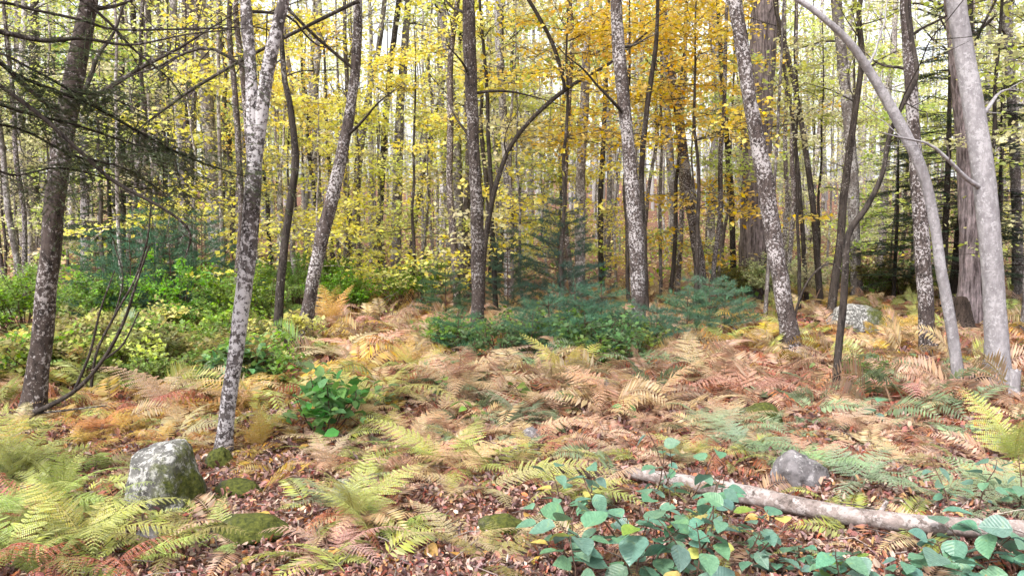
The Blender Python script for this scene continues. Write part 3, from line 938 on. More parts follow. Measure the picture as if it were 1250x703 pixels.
# ------------------------------------------------------------------ leaf litter
def litter():
    rg = np.random.default_rng(9); mb = MB(); n = 90000
    px = rg.uniform(-80, 1330, n); py = 372 + 390 * rg.random(n) ** .9
    d = np.column_stack([(px - CX) / F, np.full(n, _fw[1]) + _up[1] * (CY - py) / F, _fw[2] + _up[2] * (CY - py) / F])
    t = -1.6 / d[:, 2]
    x = d[:, 0] * t + rg.normal(size=n) * .1; y = d[:, 1] * t + rg.normal(size=n) * .12
    z = gh(x, y) + rg.uniform(.0, .035, n)
    cols = np.array([(.32, .16, .13), (.40, .25, .21), (.20, .10, .085), (.46, .33, .27), (.36, .14, .08), (.28, .18, .175), (.46, .25, .14), (.12, .065, .055)])
    c = cols[rg.integers(0, 8, n)] * rg.uniform(.7, 1.15, (n, 1))
    A, B, C = leaf_frames(rg, n, .045, jit=.75, spread=.6)
    B = B * rg.uniform(.45, 1.1, (n, 1)); C = C * rg.uniform(.3, 2.4, (n, 1))
    scl = np.clip(y / 6, .75, 1.6)[:, None]
    TQ = (np.array([[0, 0, 0], [.3, -.3, .16], [.8, -.2, .22], [1, 0, .1], [.75, .24, .2], [.3, .28, .14]]), np.array([[0, 1, 2, 3], [0, 3, 4, 5]]))
    inst(mb, *TQ, np.column_stack([x, y, z]), A * scl, B * scl, C * scl, c)
    o = link('leaf_litter', mb.mesh('leaf_litter', M['litter'], False))
    tag(o, 'pinkish-brown fallen leaves covering the woodland floor', 'leaf litter', None, 'stuff')
    # twigs in the litter
    mb = MB()
    for i in range(900):
        q = rg.integers(n); p = np.array([x[q], y[q], z[q] + .012]); a = rg.uniform(0, 6.28); l = rg.uniform(.06, .3)
        dd = np.array([math.cos(a), math.sin(a), rg.normal() * .1]) * l
        g = rg.uniform(.08, .3)
        tube(mb, np.array([p, p + dd * .5 + rg.normal(size=3) * .012, p + dd]), [.004, .0035, .002], 4, cap=False, c=(g, g * .82, g * .75))
    o = link('twig_litter', mb.mesh('twig_litter', M['litter']))
    tag(o, 'thin broken twigs strewn in the fallen leaves', 'twigs', None, 'stuff')


litter()

# ------------------------------------------------------------------ rocks
from mathutils import noise as mnoise
import bmesh


def rock(name, label, px, py, wpx, hpx, mat, seed, depth=1.0, facet=.35, tilt=0.0, sub=5, sink=.25):
    """px, py: middle of its foot in the photograph; wpx, hpx its size there."""
    g = on_ground(px, py); s = g[1] / F
    bm = bmesh.new(); bmesh.ops.create_icosphere(bm, subdivisions=sub, radius=1)
    off = Vector((seed * 3.7, seed * 1.3, -seed * 2.1))
    rr = random.Random(seed)
    planes = [(Vector((rr.gauss(0, 1), rr.gauss(0, 1), rr.gauss(.2, .8))).normalized(), rr.uniform(.62, .9)) for _ in range(10)]
    for v in bm.verts:
        n = v.co.normalized(); r = 1.0
        for pn, pd in planes:
            dt = n.dot(pn)
            if dt > 1e-3: r = min(r, (1 - facet) * r + facet * min(r, pd / dt))
        r *= 1 + .16 * mnoise.noise(n * 1.3 + off) + .07 * mnoise.noise(n * 3.4 + off) + .03 * mnoise.noise(n * 9 + off)
        v.co = n * r
    h = hpx * s / (1 - sink) * .62
    w = wpx * s * .5
    for v in bm.verts: v.co = Vector((v.co.x * w, v.co.y * w * depth, v.co.z * h))
    me = bpy.data.meshes.new(name); bm.to_mesh(me); bm.free()
    for p in me.polygons: p.use_smooth = True
    me.materials.append(mat)
    y = g[1] + w * depth * .6; x = g[0] * y / g[1]
    o = link(name, me, None, (x, y, float(gh(x, y)) + h * (1 - 2 * sink) * .55))
    o.rotation_euler = (0, tilt, 0)
    tag(o, label, 'rock')
    return o


rock('boulder', 'white lichen boulder with green moss on its flank, beside yellow-green ferns', 205, 626, 108, 92, M['boulder'], 5, .9, .7, .12)
rock('rock', 'grey angular rock with flat faces behind the fallen log', 976, 598, 68, 46, M['rock'], 8, .8, .8, .12)
rock('boulder', 'low wide lichen-covered boulder behind the crooked sapling', 1048, 404, 86, 32, M['boulder'], 12, .8, .45)
rock('rock', 'small blue-grey stone among rust-brown ferns below the pines', 741, 484, 26, 18, M['rock'], 15, .9, .5)
rock('mossy_rock', 'moss-topped dark rock in pale sage ferns', 926, 522, 56, 30, M['mossrock'], 21, .9, .6)
rock('mossy_rock', 'low mossy hump below the mossy white boulder', 300, 664, 110, 26, M['mossrock'], 25, .6, .15)
rock('rock', 'small grey stone in front of the mossy white boulder', 182, 668, 40, 20, M['rock'], 27, .9, .5)
rock('mossy_rock', 'small mossy stone in the bare leaf litter patch', 612, 655, 60, 24, M['mossrock'], 31, .7, .2)
rock('mossy_rock', 'small mossy stone at the foot of the forked white-speckled trunk', 268, 572, 34, 22, M['mossrock'], 33, .8, .2)
rock('rock', 'dull grey stone beside the pale yellow-green ferns', 648, 540, 30, 16, M['rock'], 36, .9, .4)
rock('mossy_rock', 'low mossy stone near the shrub and the forked trunk', 290, 606, 60, 16, M['mossrock'], 38, .8, .2)

# ------------------------------------------------------------------ fallen log, stumps, sticks
def log(name, label, pts, mat, k=12, stubs=(), cat='log', lift=.8):
    P = []
    for px, py, w in pts:
        g = on_ground(px, py + w * .4); r = w * .5 * g[1] / F
        P.append([g[0], g[1], float(gh(g[0], g[1])) + r * lift, r])
    P = np.array(P); org = P[0, :3].copy(); org[2] = gh(org[0], org[1])
    root = empty(name, org); tag(root, label, cat)
    S = spline(P, 40); rg = np.random.default_rng(int(pts[0][0]))
    mb = MB(); tube(mb, S[:, :3] - org, S[:, 3], k, .05, rg)
    link('stem', mb.mesh('stem', mat), root, color=(1, 1, 1))
    for f, az, l in stubs:
        p = S[int(f * 39)]; d = nrm([math.cos(az), math.sin(az) * .5, .7]); mb = MB()
        q = p[:3] - org
        tube(mb, np.array([q, q + d * l * .5, q + d * l]), [p[3] * .45, p[3] * .3, p[3] * .2], 7)
        link('branch_stub', mb.mesh('branch_stub', mat), root, color=(1, 1, 1))
    return root


log('fallen_log', 'long pale fallen log lying behind the broad-leaved seedlings',
    [(765, 583, 13), (830, 596, 18), (900, 611, 22), (1000, 632, 23), (1100, 648, 24), (1190, 656, 25), (1300, 662, 27)], M['log'], 14, lift=1.7, stubs=
    [(.35, 1.9, .09), (.62, .9, .12), (.8, 2.4, .07)])
log('fallen_log', 'short dark rotten branch lying by the pale ferns and seedlings', [(640, 575, 9), (668, 574, 14), (705, 580, 14), (745, 584, 8)], M['rot'], 9, [(.4, 2, .08)])
for lab, pts in (('thin grey stick beside the mossy stone and feathery ferns', [(490, 652, 6), (525, 656, 7), (562, 662, 5)]),
                 ('thin grey stick below the bare leaf litter patch', [(628, 676, 6), (660, 672, 7), (700, 664, 5)]),
                 ('thin pale stick leaning over the dark litter by the rotten branch', [(480, 600, 3), (540, 592, 4), (620, 576, 3)]),
                 ('slim grey branch lying near the smooth pale grey trunk', [(1040, 548, 5), (1085, 560, 6), (1110, 556, 4)]),
                 ('short stick lying by the foot of the forked trunk', [(225, 512, 5), (260, 516, 6), (310, 508, 4)])):
    log('fallen_stick', lab, pts, M['log'], 7, cat='stick')


def stump(label, px, py, wpx, hpx, mat, seed, name='tree_stump'):
    g = on_ground(px, py); s = g[1] / F; rg = np.random.default_rng(seed)
    root = empty(name, (g[0], g[1], float(gh(g[0], g[1])))); tag(root, label, 'stump')
    h = hpx * s; r = wpx * s * .5
    n = 12; z = np.linspace(-.08, h, n)
    mb = MB(); P = np.column_stack([np.linspace(0, r * .15, n), np.zeros(n), z])
    a = np.linspace(0, 6.283, 16, endpoint=False)
    tube(mb, P, r * (1 + .5 * np.exp(-np.clip(z, 0, None) / (r * .6))) * .72, 16, .08, rg, flare=.35 * np.exp(-np.clip(z, 0, None) / (r * .7)))
    # jagged rim
    v = mb.v[0]; v[-16:, 2] += rg.uniform(-.2, .35, 16) * r; mb.v[2][:16, 2] = v[-16:, 2]; mb.v[2][16, 2] -= r * .5
    link('wood', mb.mesh('wood', mat), root, color=(1, 1, 1))
    mb = MB()
    for i in range(3):
        az = i * 2.1 + rg.uniform(0, .8); d = np.array([math.cos(az), math.sin(az), 0])
        tube(mb, np.array([d * r * .5 + [0, 0, r * .35], d * r * 1.1 + [0, 0, r * .12], d * r * 1.9 + [0, 0, -r * .12]]), [r * .3, r * .2, r * .08], 7)
    link('roots', mb.mesh('roots', mat), root, color=(1, 1, 1))


stump('dark rotten stump between the thin crooked trunk and the slanting one', 354, 440, 32, 26, M['rot'], 2)
stump('grey broken stub stump at the foot of the smooth pale grey trunk', 1237, 486, 18, 34, M['smooth'], 4)
stump('dark rooty stump against the smooth pale grey trunk', 1188, 486, 34, 26, M['rot'], 6)
stump('charred black stump hollow before the ragged brown trunk', 1168, 400, 34, 34, M['rot'], 7)


# bent bare stem arching up from the floor beside the dark flaky trunk
def bare_stem(label, pts, forks, mat, name):
    b = on_ground(*pts[0][:2]); org = np.array([b[0], b[1], float(gh(b[0], b[1]))])
    root = empty(name, org); tag(root, label, 'stem')
    for nm, pp in [('stem', pts)] + [('branch', q) for q in forks]:
        P = np.array([[*at(px, py, b[1]), w * .40 * b[1] / F] for px, py, w in pp]); S = spline(P, 26)
        mb = MB(); tube(mb, S[:, :3] - org, S[:, 3], 7, .05, np.random.default_rng(3))
        link(nm, mb.mesh(nm, mat), root, color=(1, 1, 1))


bare_stem('bent bare stem arching up from the floor beside the dark flaky trunk',
          [(4, 520, 16), (40, 505, 9), (90, 478, 7), (125, 440, 6), (150, 395, 5), (165, 350, 4), (182, 300, 3)],
          [[(90, 478, 5), (110, 430, 4), (122, 380, 3), (140, 330, 2)], [(125, 440, 4), (150, 420, 3), (170, 380, 2)], [(40, 505, 4), (85, 500, 3), (130, 495, 2)]], M['dark'], 'bare_sapling')
bare_stem('thin curving bare stem across the thicket behind the bent stem',
          [(110, 480, 5), (118, 430, 4), (140, 385, 4), (165, 340, 3), (180, 290, 3), (185, 240, 2)], [[(140, 385, 3), (150, 340, 2), (140, 300, 2)]], M['dark'], 'bare_sapling')
bare_stem('curved thin bare twig stem arching near the lichen-covered boulder',
          [(975, 432, 4), (970, 390, 4), (985, 345, 3), (1010, 322, 3), (1030, 330, 2)], [], M['dark'], 'bare_sapling')


# ------------------------------------------------------------------ broad-leaved plants
def broad_leaf_mesh(seed, asp=.42):
    rg = np.random.default_rng(seed); m = 9; t = np.linspace(0, 1, m)
    w = asp * np.sin(np.pi * t ** .85) ** .8 * (1 - .25 * t); w[0] = .01; w[-1] = .004
    mb = MB(); z = -.22 * t ** 2 + .02 * np.sin(6 * t + seed)
    C_ = np.column_stack([t, .02 * np.sin(3 * t + seed), z]); Lf = C_ + np.column_stack([0 * t, w, .30 * w + rg.normal(size=m) * .012]); Rt = C_ + np.column_stack([0 * t, -w, .30 * w + rg.normal(size=m) * .012])
    v = np.vstack([C_, Lf, Rt]); f = []
    for i in range(m - 1): f += [[i, i + 1, m + i + 1, m + i], [i + 1, i, 2 * m + i, 2 * m + i + 1]]
    mb.add(v, f)
    return mb.mesh('leaf', M['veined'])


def veined():
    m = leafmat('veined_leaf', trans=.28, gloss=.40, spec=.5, hue=.02, val=.18); n = m.node_tree; p = n.nodes['Principled BSDF']
    t = n.nodes.new('ShaderNodeTexCoord'); sx = n.nodes.new('ShaderNodeSeparateXYZ'); n.links.new(t.outputs['Object'], sx.inputs[0])
    def mth(op, a, b=None):
        q = n.nodes.new('ShaderNodeMath'); q.operation = op
        for i, v in enumerate((a, b)):
            if v is None: continue
            if hasattr(v, 'is_output'): n.links.new(v, q.inputs[i])
            else: q.inputs[i].default_value = v
        return q.outputs[0]
    ay = mth('ABSOLUTE', sx.outputs[1]); ph = mth('SUBTRACT', sx.outputs[0], mth('MULTIPLY', ay, .75))
    w = mth('POWER', mth('ABSOLUTE', mth('SINE', mth('MULTIPLY', ph, 26.0))), .5)
    mid_ = mth('MINIMUM', mth('MULTIPLY', ay, 25.0), 1.0); h = mth('MULTIPLY', w, mid_)
    bump(n, p, h, .22, .02)
    nz = noise(n, t.outputs['Object'], 5, 5, .6)
    src = p.inputs['Base Color'].links[0].from_socket
    c = mix(n, 1.0, src, ramp(n, h, [(.0, (1.14, 1.12, 1.05)), (.5, (1, 1, 1))]), 'MULTIPLY')
    c = mix(n, 1.0, c, ramp(n, nz, [(.35, (.7, .75, .7)), (.6, (1.12, 1.1, 1.05)), (.74, (1.5, 1.1, .6))]), 'MULTIPLY')
    n.links.new(c, p.inputs['Base Color'])
    return m


M['veined'] = veined()
BL = [broad_leaf_mesh(i, .40 + .05 * (i % 3)) for i in range(4)]


def seedling(px, py, h, c, nl, ls, label, name='leafy_seedling', lean=.15, odd=.04):
    g = on_ground(px, py); org = np.array([g[0], g[1], float(gh(g[0], g[1]))])
    if 'blue-green' in label: label = ('knee-high ' if h > .44 else 'shin-high ' if h > .34 else 'ankle-high ') + ('densely leaved ' if nl > 12 else 'sparsely leaved ') + label
    root = empty(name, org); tag(root, label, 'seedling', label.replace('seedling', 'seedlings'))
    rg = np.random.default_rng(int(px * 7 + py)); mb = MB(); spots = []
    ns = 1 + (nl > 12) + (nl > 20)
    for s in range(ns):
        a = rg.uniform(0, 6.28); d = nrm([math.cos(a) * (lean + .25 * (ns > 1)), math.sin(a) * (lean + .25 * (ns > 1)), 1]); P = [np.zeros(3) - [0, 0, .02]]
        for q in range(6):
            d = nrm(d + rg.normal(size=3) * .13); P.append(P[-1] + d * h / 6 * rg.uniform(.8, 1.1))
        S = spline(np.array(P), 20); tube(mb, S, np.linspace(.006, .002, 20), 5)
        for i in range(nl // ns):
            t = .22 + .78 * (i + rg.random() * .5) / (nl // ns); p = S[int(min(t, .999) * 19)]
            az = i * 2.6 + rg.normal() * .5 + s; e = rg.uniform(-.1, .5)
            tip = p + np.array([math.cos(az) * math.cos(e), math.sin(az) * math.cos(e), math.sin(e)]) * ls * rg.uniform(.2, .7)
            tube(mb, np.array([p, tip]), [.0025, .0015], 4, cap=False); spots.append((tip, az, e))
    link('stem', mb.mesh('stem', M['stem']), root, color=(1, 1, 1))
    for tip, az, e in spots:
        cc = c if rnd.random() > odd else rnd.choice([FYEL, LIME, GRN])
        o = link('leaf', BL[rnd.randrange(4)], root, tip, jit(cc, .15))
        s = ls * rnd.uniform(.65, 1.15); o.scale = (s, s, s)
        o.rotation_euler = (rnd.gauss(0, .35), -e * .5 + rnd.gauss(.1, .3), az)


SEED_R = 'broad-leaved blue-green seedling in the clump before the fallen log'
for px, py, h, nl, ls in [(700, 690, .42, 13, .13), (735, 705, .35, 12, .14), (760, 668, .55, 13, .11), (795, 700, .45, 16, .13), (830, 712, .62, 18, .11), (815, 660, .68, 14, .10),
                          (858, 690, .5, 16, .10), (880, 660, .4, 12, .10), (690, 640, .42, 11, .10), (730, 640, .4, 10, .10), (775, 720, .4, 14, .14), (850, 725, .4, 14, .12),
                          (800, 612, .5, 13, .09), (705, 720, .3, 10, .13), (905, 705, .4, 13, .11)]:
    seedling(px, py, h, TEAL, nl, ls, SEED_R)
SEED_B = 'low broad-leaved blue-green seedling along the near side of the fallen log'
for px, py, h, nl, ls in [(950, 700, .17, 12, .08), (1000, 712, .16, 12, .085), (975, 690, .15, 10, .075), (1045, 712, .18, 11, .09), (1090, 720, .2, 11, .09), (930, 680, .22, 11, .08), (1025, 725, .22, 12, .10)]:
    seedling(px, py, h, TEAL, nl, ls, SEED_B)
SEED_E = 'tall broad-leaved blue-green seedling among the pale sage ferns at the log'
for px, py, h, nl, ls in [(1150, 715, .26, 12, .12), (1195, 712, .3, 13, .13), (1230, 705, .32, 12, .12), (1195, 628, .36, 9, .09), (1240, 632, .38, 10, .09), (1160, 630, .36, 8, .08), (1245, 722, .3, 12, .13)]:
    seedling(px, py, h, TEAL, nl, ls, SEED_E)
for px, py, h, nl, ls, lab in [(1065, 520, .25, 6, .13, 'small pale teal seedling beneath the crooked dark sapling'), (640, 500, .3, 10, .10, 'small dull green seedling beside the tan ferns in open litter'),
                               (585, 520, .35, 8, .09, 'small lime-tipped seedling over the pale yellow-green ferns')]:
    seedling(px, py, h, TEAL if 'teal' in lab else GRN, nl, ls, lab)


for px, py, h, nl, ls, lab in [(470, 505, .3, 12, .10, 'small green seedling past the bright green shrub'), (545, 490, .3, 10, .09, 'small green seedling below the straight dark trunk'),
                               (230, 470, .4, 14, .10, 'leafy green seedling near the forked trunk and the thicket'), (320, 465, .4, 14, .10, 'leafy green seedling below the rotten stump'),
                               (760, 520, .25, 8, .09, 'small dull green seedling below the small blue-grey stone'), (990, 470, .3, 10, .10, 'small green seedling by the foot of the crooked sapling'),
                               (1100, 455, .3, 10, .10, 'small green seedling before the dark trunk with pale flakes'), (690, 505, .3, 10, .10, 'small green seedling under the tan ferns and pines')]:
    seedling(px, py, h, (.15, .27, .10), nl, ls, lab)

# ------------------------------------------------------------------ bushes
def bush_mesh(seed, r, h, n, ls, tpl=LEAF_Q, nst=16, upright=.5):
    rg = np.random.default_rng(seed); mb = MB(); ml = MB(); seg = []
    for i in range(nst):
        az = rg.uniform(0, 6.28); rr = r * math.sqrt(rg.random()); tip = np.array([math.cos(az) * rr, math.sin(az) * rr, h * rg.uniform(.55, 1) * (1 - .35 * (rr / r) ** 2)])
        b = np.array([tip[0] * .15, tip[1] * .15, -.03]); m_ = (b + tip) / 2 + rg.normal(size=3) * .05; m_[2] *= 1.15
        tube(mb, spline([b, m_, tip], 6), np.linspace(.008, .003, 6), 4, cap=False)
        for _ in range(4):
            a = m_ + (tip - m_) * rg.random(); e = a + nrm(rg.normal(size=3) * [1, 1, .35]) * r * rg.uniform(.18, .4)
            tube(mb, [a, e], [.004, .002], 3, cap=False); seg.append((a, e))
        seg.append((m_, tip))
    A0 = np.array([s[0] for s in seg]); B0 = np.array([s[1] for s in seg]); k = rg.integers(0, len(seg), n); t = rg.uniform(0, 1.1, (n, 1))
    o = A0[k] * (1 - t) + B0[k] * t + rg.normal(size=(n, 3)) * ls * .55; o[:, 2] = np.maximum(o[:, 2], .02)
    A, B, C = leaf_frames(rg, n, ls, jit=.55)
    inst(ml, *tpl, o, A, B, C)
    return mb.mesh('stems', M['stem']), ml.mesh('foliage', M['leaf'])


BUSH = [bush_mesh(500 + i, .75, 1.0 + .15 * i, 1900, .05) for i in range(4)]
LOWB = [bush_mesh(520 + i, .5, .45, 900, .05) for i in range(3)]


def bush(px, py, c, s, lab, var=BUSH, name='green_bush', hz=1.0):
    g = on_ground(px, py); x, y = g[0], g[1]
    o = empty(name, (x, y, float(gh(x, y))), rnd.uniform(0, 6.28), s); o.scale = (s, s, s * hz)
    a, b = var[rnd.randrange(len(var))]
    link('stems', a, o, color=(1, 1, 1)); link('foliage', b, o, color=jit(c))
    if 'thicket behind' in lab or 'before the bushy' in lab or 'brushy' in lab or 'around the' in lab:
        lab = ('large ' if s > 1.04 else 'small ' if s < .85 else '') + lab.split(' behind the ')[0].replace(' before the bushy thicket', ' before the thicket') + ' by ' + min(BESIDE, key=lambda q: abs(q[0] - px))[1]
    tag(o, lab, 'bush', lab.replace('bush', 'bushes', 1))


for i in range(26):
    px = rnd.uniform(-20, 330); py = rnd.uniform(372, 415); c = rnd.choice([BRIGHT, GRN, BRIGHT, LIME, GRN])
    bush(px, py, c, rnd.uniform(.7, 1.2), '%s leafy bush in the thicket behind the dark flaky trunk' % ('yellow-lime' if c == LIME else 'bright green' if c == BRIGHT else 'deep green'))
for i in range(16):
    px = rnd.uniform(315, 560); py = rnd.uniform(368, 384); c = rnd.choice([BRIGHT, BRIGHT, GRN])
    bush(px, py, c, rnd.uniform(.8, 1.2), '%s leafy bush in the thicket behind the slanting speckled trunk' % ('bright green' if c == BRIGHT else 'deep green'))
for i in range(34):
    px = rnd.uniform(-10, 340); py = rnd.uniform(405, 478); c = rnd.choice([LIME, OLIVE, BRIGHT, GRN])
    bush(px, py, c, rnd.uniform(.9, 1.35), 'low %s bush before the bushy thicket' % {LIME: 'lime', OLIVE: 'olive', BRIGHT: 'bright green', GRN: 'deep green'}[c], LOWB, 'low_bush')
for i in range(14):
    px = rnd.uniform(540, 790); py = rnd.uniform(418, 452)
    bush(px, py, GRN if i % 2 else (.12, .22, .09), rnd.uniform(.95, 1.4), 'low dark green bush around the pines', LOWB, 'low_bush')
for i in range(14):
    px = rnd.uniform(830, 1250); py = rnd.uniform(362, 370); c = rnd.choice([OLIVE, GRN, PALE])
    bush(px, py, c, rnd.uniform(.8, 1.3), '%s brushy bush on the floor behind the massive furrowed trunk' % {OLIVE: 'olive', GRN: 'green', PALE: 'straw-coloured'}[c], BUSH, 'green_bush', .8)
sh = bush_mesh(540, .36, .55, 230, .11, LEAF_F, 12)
sh[1].materials[0] = M['broad']
BUSH_S = [sh]
bush(395, 532, (.13, .33, .07), 1.0, 'bright green broad-leaved shrub standing alone beside bare leaf litter', BUSH_S, 'leafy_shrub')
bush(300, 478, (.12, .25, .09), 1.0, 'green leafy shrub just past the forked white-speckled trunk', BUSH_S, 'leafy_shrub')
bush(1060, 478, (.16, .24, .07), .9, 'dull green shrub between the crooked sapling and the smooth bent one', LOWB, 'low_bush')

# ------------------------------------------------------------------ conifers
def tufts(mb, rg, P, D, nn, ln, wd):
    """Needle tufts at points P pointing along D."""
    n = len(P); O = np.repeat(P, nn, 0); D2 = nrm(np.repeat(D, nn, 0) + rg.normal(size=(n * nn, 3)) * .75)
    s = nrm(np.cross(D2, rg.normal(size=(n * nn, 3)))) * wd; l = ln * rg.uniform(.7, 1.15, (n * nn, 1))
    v = np.stack([O - s, O + s, O + D2 * l], 1).reshape(-1, 3)
    mb.add(v, np.arange(n * nn * 3).reshape(-1, 3))


def pine_mesh(seed, h, r):
    rg = np.random.default_rng(seed); mb = MB(); ml = MB()
    tube(mb, np.array([[0, 0, -.05], [.02, .01, h * .5], [0, .02, h]]), [.016, .011, .004], 6)
    P, D = [], []
    for w in range(int(h / .17)):
        z = .12 + w * .17; q = 1 - z / (h + .1); nb = 6
        for b in range(nb):
            az = b * 6.28 / nb + rg.normal() * .25 + w; L_ = r * (q ** .7) * rg.uniform(.7, 1.1) + .06
            d = np.array([math.cos(az), math.sin(az), rg.uniform(.12, .45)]); a = np.array([0, 0, z])
            e = a + d * L_; tube(mb, [a, (a + e) / 2 - [0, 0, .01], e], [.006, .004, .002], 4, cap=False)
            for t in np.linspace(.3, 1, max(3, int(L_ / .06))):
                P.append(a + (e - a) * t); D.append(d)
                if t > .35:
                    sd_ = nrm(np.cross(d, [0, 0, 1])) * rg.choice([-1, 1]); p2 = a + (e - a) * t + (sd_ * .6 + nrm(d) * .5) * .09
                    P.append(p2); D.append(nrm(d) + sd_ * .6)
    P.append(np.array([0, 0, h])); D.append(np.array([0, 0, 1.0]))
    tufts(ml, rg, np.array(P), nrm(np.array(D)), 22, .085, .0022)
    return mb.mesh('stem', M['stem']), ml.mesh('needles', M['needle'])


PINES = [pine_mesh(600, 1.0, .75), pine_mesh(601, .8, .6), pine_mesh(602, 1.9, .8)]


def pine(px, py, v, s, lab, c=PINE, grp=None):
    g = on_ground(px, py)
    o = empty('pine_sapling', (g[0], g[1], float(gh(g[0], g[1]))), rnd.uniform(0, 6.28), s)
    link('stem', PINES[v][0], o, color=(1, 1, 1)); link('needles', PINES[v][1], o, color=jit(c))
    tag(o, lab, 'sapling', grp)


for px, py, v, s, w in [(700, 428, 0, 1.0, 'fullest of the clump beside the grey-flecked trunk'), (735, 432, 0, .95, 'second from the grey-flecked trunk in its clump'),
                        (670, 430, 1, 1.0, 'at the clump end towards the straight dark trunk'), (760, 436, 1, .9, 'hugging the foot of the grey-flecked trunk'),
                        (715, 445, 1, .8, 'small, over the yellow fern below the clump'), (650, 442, 1, .8, 'small, apart from the clump by dark low bushes'),
                        (800, 432, 1, .9, 'past the grey-flecked trunk, alone among tan ferns')]:
    pine(px, py, v, s, 'low blue-green pine sapling ' + w, PINE, 'low pines around the grey-flecked trunk')
for px, py, v, s, w in [(865, 412, 0, 1.0, 'fullest, before the massive furrowed trunk'), (840, 415, 1, 1.0, 'below the white-flecked leaning trunk'), (885, 405, 1, 1.0, 'closest to the massive furrowed trunk')]:
    pine(px, py, v, s, 'low blue-green pine sapling ' + w, PINE, 'low pines before the massive furrowed trunk')
pine(683, 392, 2, 1.25, 'taller dim green pine sapling behind the low blue-green pines', (.06, .13, .085))
pine(620, 388, 2, .9, 'dim green pine sapling beside the white-patched trunk', (.06, .13, .085))
pine(545, 388, 0, 1.0, 'dim green pine sapling at the edge of the bright thicket', (.06, .14, .07))
pl = 'dim blue-green pine sapling buried in the thicket under the hemlock sprays'
for px, py, v, s in [(210, 398, 2, 1.0), (250, 392, 2, 1.1), (160, 400, 2, .95), (120, 396, 2, .9), (290, 395, 0, 1.3), (190, 392, 2, 1.2)]:
    pine(px, py, v, s, pl, (.065, .16, .085), 'pines in the thicket under the hemlock sprays')
pine(560, 432, 1, .8, 'small green pine sapling below the straight dark trunk', (.07, .17, .09))
pine(640, 420, 1, .8, 'small green pine sapling between the straight dark trunk and the low pines', (.07, .17, .09))


def spray(mb, rg, a, e, n, w, ln=.022):
    """Flat hemlock spray: short flat needles both sides of fine twigs along a-e."""
    d = e - a; Lg = np.linalg.norm(d); dn = d / Lg; sd_ = nrm(np.cross(dn, [0, 0, 1.0]) + rg.normal(size=3) * .15)
    tw = max(4, int(Lg / .05))
    for i in range(tw):
        t = (i + .5) / tw; sg = 1 if i % 2 else -1
        p = a + d * t; q = p + (sd_ * sg * .8 + dn * .55 + np.array([0, 0, -.12])) * w * (1 - .65 * t) * rg.uniform(.6, 1.1)
        m_ = n; u = rg.random((m_, 1)); O = p + (q - p) * u; td = nrm(q - p); ts = nrm(np.cross(td, [0, 0, 1.0]))
        s2 = rg.choice([-1, 1], (m_, 1)); D = nrm(ts * s2 + td * .5 + rg.normal(size=(m_, 3)) * .25); S2 = nrm(np.cross(D, [0, 0, 1.0])) * ln * .2
        v = np.stack([O - S2, O + S2, O + D * ln], 1).reshape(-1, 3)
        mb.add(v, np.arange(m_ * 3).reshape(-1, 3))
        tube(mb, [p, q], [.002, .001], 3, cap=False)


def hemlock_mesh(seed, H, r, dens=34):
    rg = np.random.default_rng(seed); mb = MB(); ml = MB()
    tube(mb, np.array([[0, 0, -.1], [.05, 0, H * .5], [0, .05, H]]), [H * .012, H * .008, .01], 8)
    for i in range(int(H * 13)):
        z = rg.uniform(.12, .99) * H; az = i * 2.4; L_ = r * (1 - z / H) ** .8 * rg.uniform(.6, 1.1) + .25
        a = np.array([0, 0, z]); e = a + np.array([math.cos(az), math.sin(az), rg.uniform(-.25, .1)]) * L_
        tube(mb, [a, (a + e) / 2 + [0, 0, .06], e], [.014, .009, .003], 4, cap=False)
        spray(ml, rg, a + (e - a) * .2, e, dens, .55 * r * .5 + .2, .06)
    return mb.mesh('trunk', M['dark']), ml.mesh('crown', M['needle'])


HM = [hemlock_mesh(700, 7, 1.7), hemlock_mesh(701, 5.5, 1.4)]
for px, py, v, s, lab in [(1150, 376, 0, 1.0, 'dark green hemlock standing behind the dark trunk with pale flakes'), (1215, 374, 1, 1.0, 'dark green hemlock behind the smooth pale grey trunk'),
                          (1090, 372, 1, .8, 'small dark hemlock between the crooked sapling and the hollow trunk'), (135, 368, 1, 1.0, 'dark hemlock standing deep in the green thicket')]:
    g = on_ground(px, py)
    o = empty('hemlock_tree', (g[0], g[1], float(gh(g[0], g[1]))), rnd.uniform(0, 6), s)
    link('trunk', HM[v][0], o, color=(1, 1, 1)); link('crown', HM[v][1], o, color=jit(HEML)); tag(o, lab, 'tree')


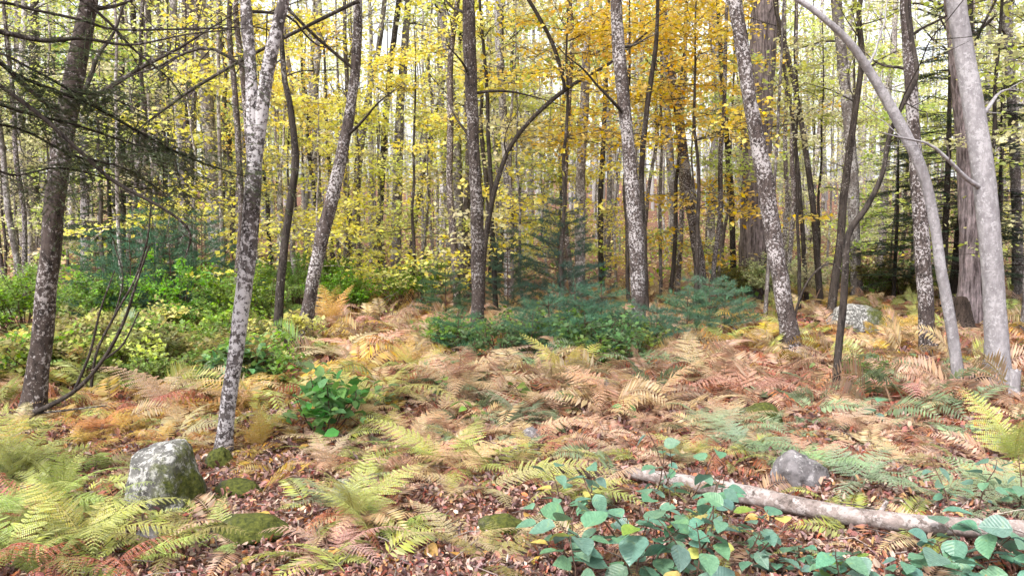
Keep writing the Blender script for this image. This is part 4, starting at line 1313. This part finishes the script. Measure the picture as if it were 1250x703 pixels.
# the hemlock whose trunk stands just outside the view and whose branches reach across it
def near_hemlock():
    Y = 4.6
    b = at(-95, 300, Y); x0 = b[0]; org = np.array([x0, Y, float(gh(x0, Y))])
    root = empty('hemlock_tree', org)
    tag(root, 'hemlock reaching bare crossing branches and dark needle sprays over the thicket', 'tree')
    rg = np.random.default_rng(77); mb = MB()
    S = spline([[0, 0, -.1], [.03, 0, 1.5], [-.02, .03, 3.5], [0, 0, 6.5]], 50); tube(mb, S, np.linspace(.13, .05, 50), 12, .05, rg)
    link('trunk', mb.mesh('trunk', L), root, color=(1, 1, 1))

    def branch(pp, Ys, needles=0, nm='branch', w=.26):
        P = np.array([[*at(px, py, yy), wd * .36 * yy / F] for (px, py, wd), yy in zip(pp, np.linspace(*Ys, len(pp)))])
        z0 = P[0, 2] - .05
        if nm == 'branch': P = np.vstack([[x0, Y, z0, P[0, 3] * 1.15], P])
        Q = spline(P, 34); mb = MB(); tube(mb, Q[:, :3] - org, np.maximum(Q[:, 3], .002), 7, .06, rg)
        for _ in range(9):      # fine dead twigs
            j = rg.integers(6, 33); a = Q[j, :3] - org; d = nrm(Q[min(j + 1, 33), :3] - Q[j - 1, :3]); dd = nrm(d + rg.normal(size=3) * .7); l = rg.uniform(.12, .45)
            tube(mb, np.array([a, a + dd * l * .5 + rg.normal(size=3) * .015, a + dd * l]), [.0035, .0025, .0012], 4, cap=False)
        o = link(nm, mb.mesh(nm, M['dark']), root, color=(1, 1, 1))
        if needles:
            ml = MB()
            for _ in range(needles):
                j = rg.integers(6, 33); a = Q[j, :3] - org; d = nrm(Q[min(j + 1, 33), :3] - Q[j - 1, :3]); dd = nrm(d + rg.normal(size=3) * [.6, .7, .5] + [0, 0, -.1])
                spray(ml, rg, a, a + dd * rg.uniform(.25, .7), 20, w, .026)
            q = link('needles', ml.mesh('needles', M['needle']), o, color=(.10, .125, .065))

    branch([(-20, 34, 9), (0, 39, 9), (55, 50, 8), (100, 47, 6), (160, 55, 4), (230, 42, 3), (300, 35, 2)], (4.5, 5.2), 3)
    branch([(-20, 70, 7), (20, 92, 7), (60, 108, 6), (110, 128, 6), (150, 150, 5), (200, 178, 4), (250, 200, 3), (300, 216, 2)], (4.6, 5.6), 52)
    branch([(-20, 92, 8), (0, 105, 8), (50, 142, 8), (100, 187, 7), (140, 222, 6), (205, 258, 5), (232, 285, 4), (226, 315, 2)], (4.4, 5.0), 5)
    branch([(-20, 122, 6), (0, 128, 6), (40, 140, 5), (90, 152, 4), (150, 172, 3), (210, 190, 2)], (4.6, 5.2), 30)
    branch([(-10, 2, 6), (40, 12, 5), (100, 25, 5), (140, 36, 4), (220, 36, 3), (290, 34, 2)], (4.7, 5.4))
    branch([(20, -25, 6), (90, -5, 6), (130, 25, 5), (165, 62, 4), (205, 95, 3), (222, 118, 2)], (4.7, 5.2), 4)
    branch([(-20, 150, 5), (30, 160, 4), (90, 190, 4), (150, 205, 3), (200, 235, 2)], (4.9, 5.6), 26)
    branch([(-20, 60, 5), (40, 85, 4), (90, 112, 4), (130, 118, 3), (180, 140, 2)], (4.7, 5.2), 26)
    branch([(-20, 205, 4), (20, 214, 4), (70, 205, 3), (120, 215, 3), (170, 230, 2), (230, 225, 2)], (4.9, 5.8), 26)


near_hemlock()

# ------------------------------------------------------------------ bright fallen leaves
pts = [(398, 688), (484, 697), (521, 678), (377, 551), (640, 640), (735, 568), (560, 690), (470, 612), (330, 640), (545, 605), (1010, 560), (925, 640), (300, 690), (440, 690), (660, 690)]
for i, (px, py) in enumerate(pts):
    g = on_ground(px, py); o = link('fallen_leaf', BL[i % 4], None, (g[0], g[1], float(gh(g[0], g[1])) + .045), jit((.62, .40, .08)))
    s = rnd.uniform(.07, .1); o.scale = (s, s, s); o.rotation_euler = (rnd.gauss(0, .3), rnd.gauss(0, .2), rnd.uniform(0, 6.28))
    tag(o, 'single yellow fallen leaf lying by %s' % near(g[0], g[1]), 'leaf', 'yellow fallen leaves by %s' % near(g[0], g[1]))
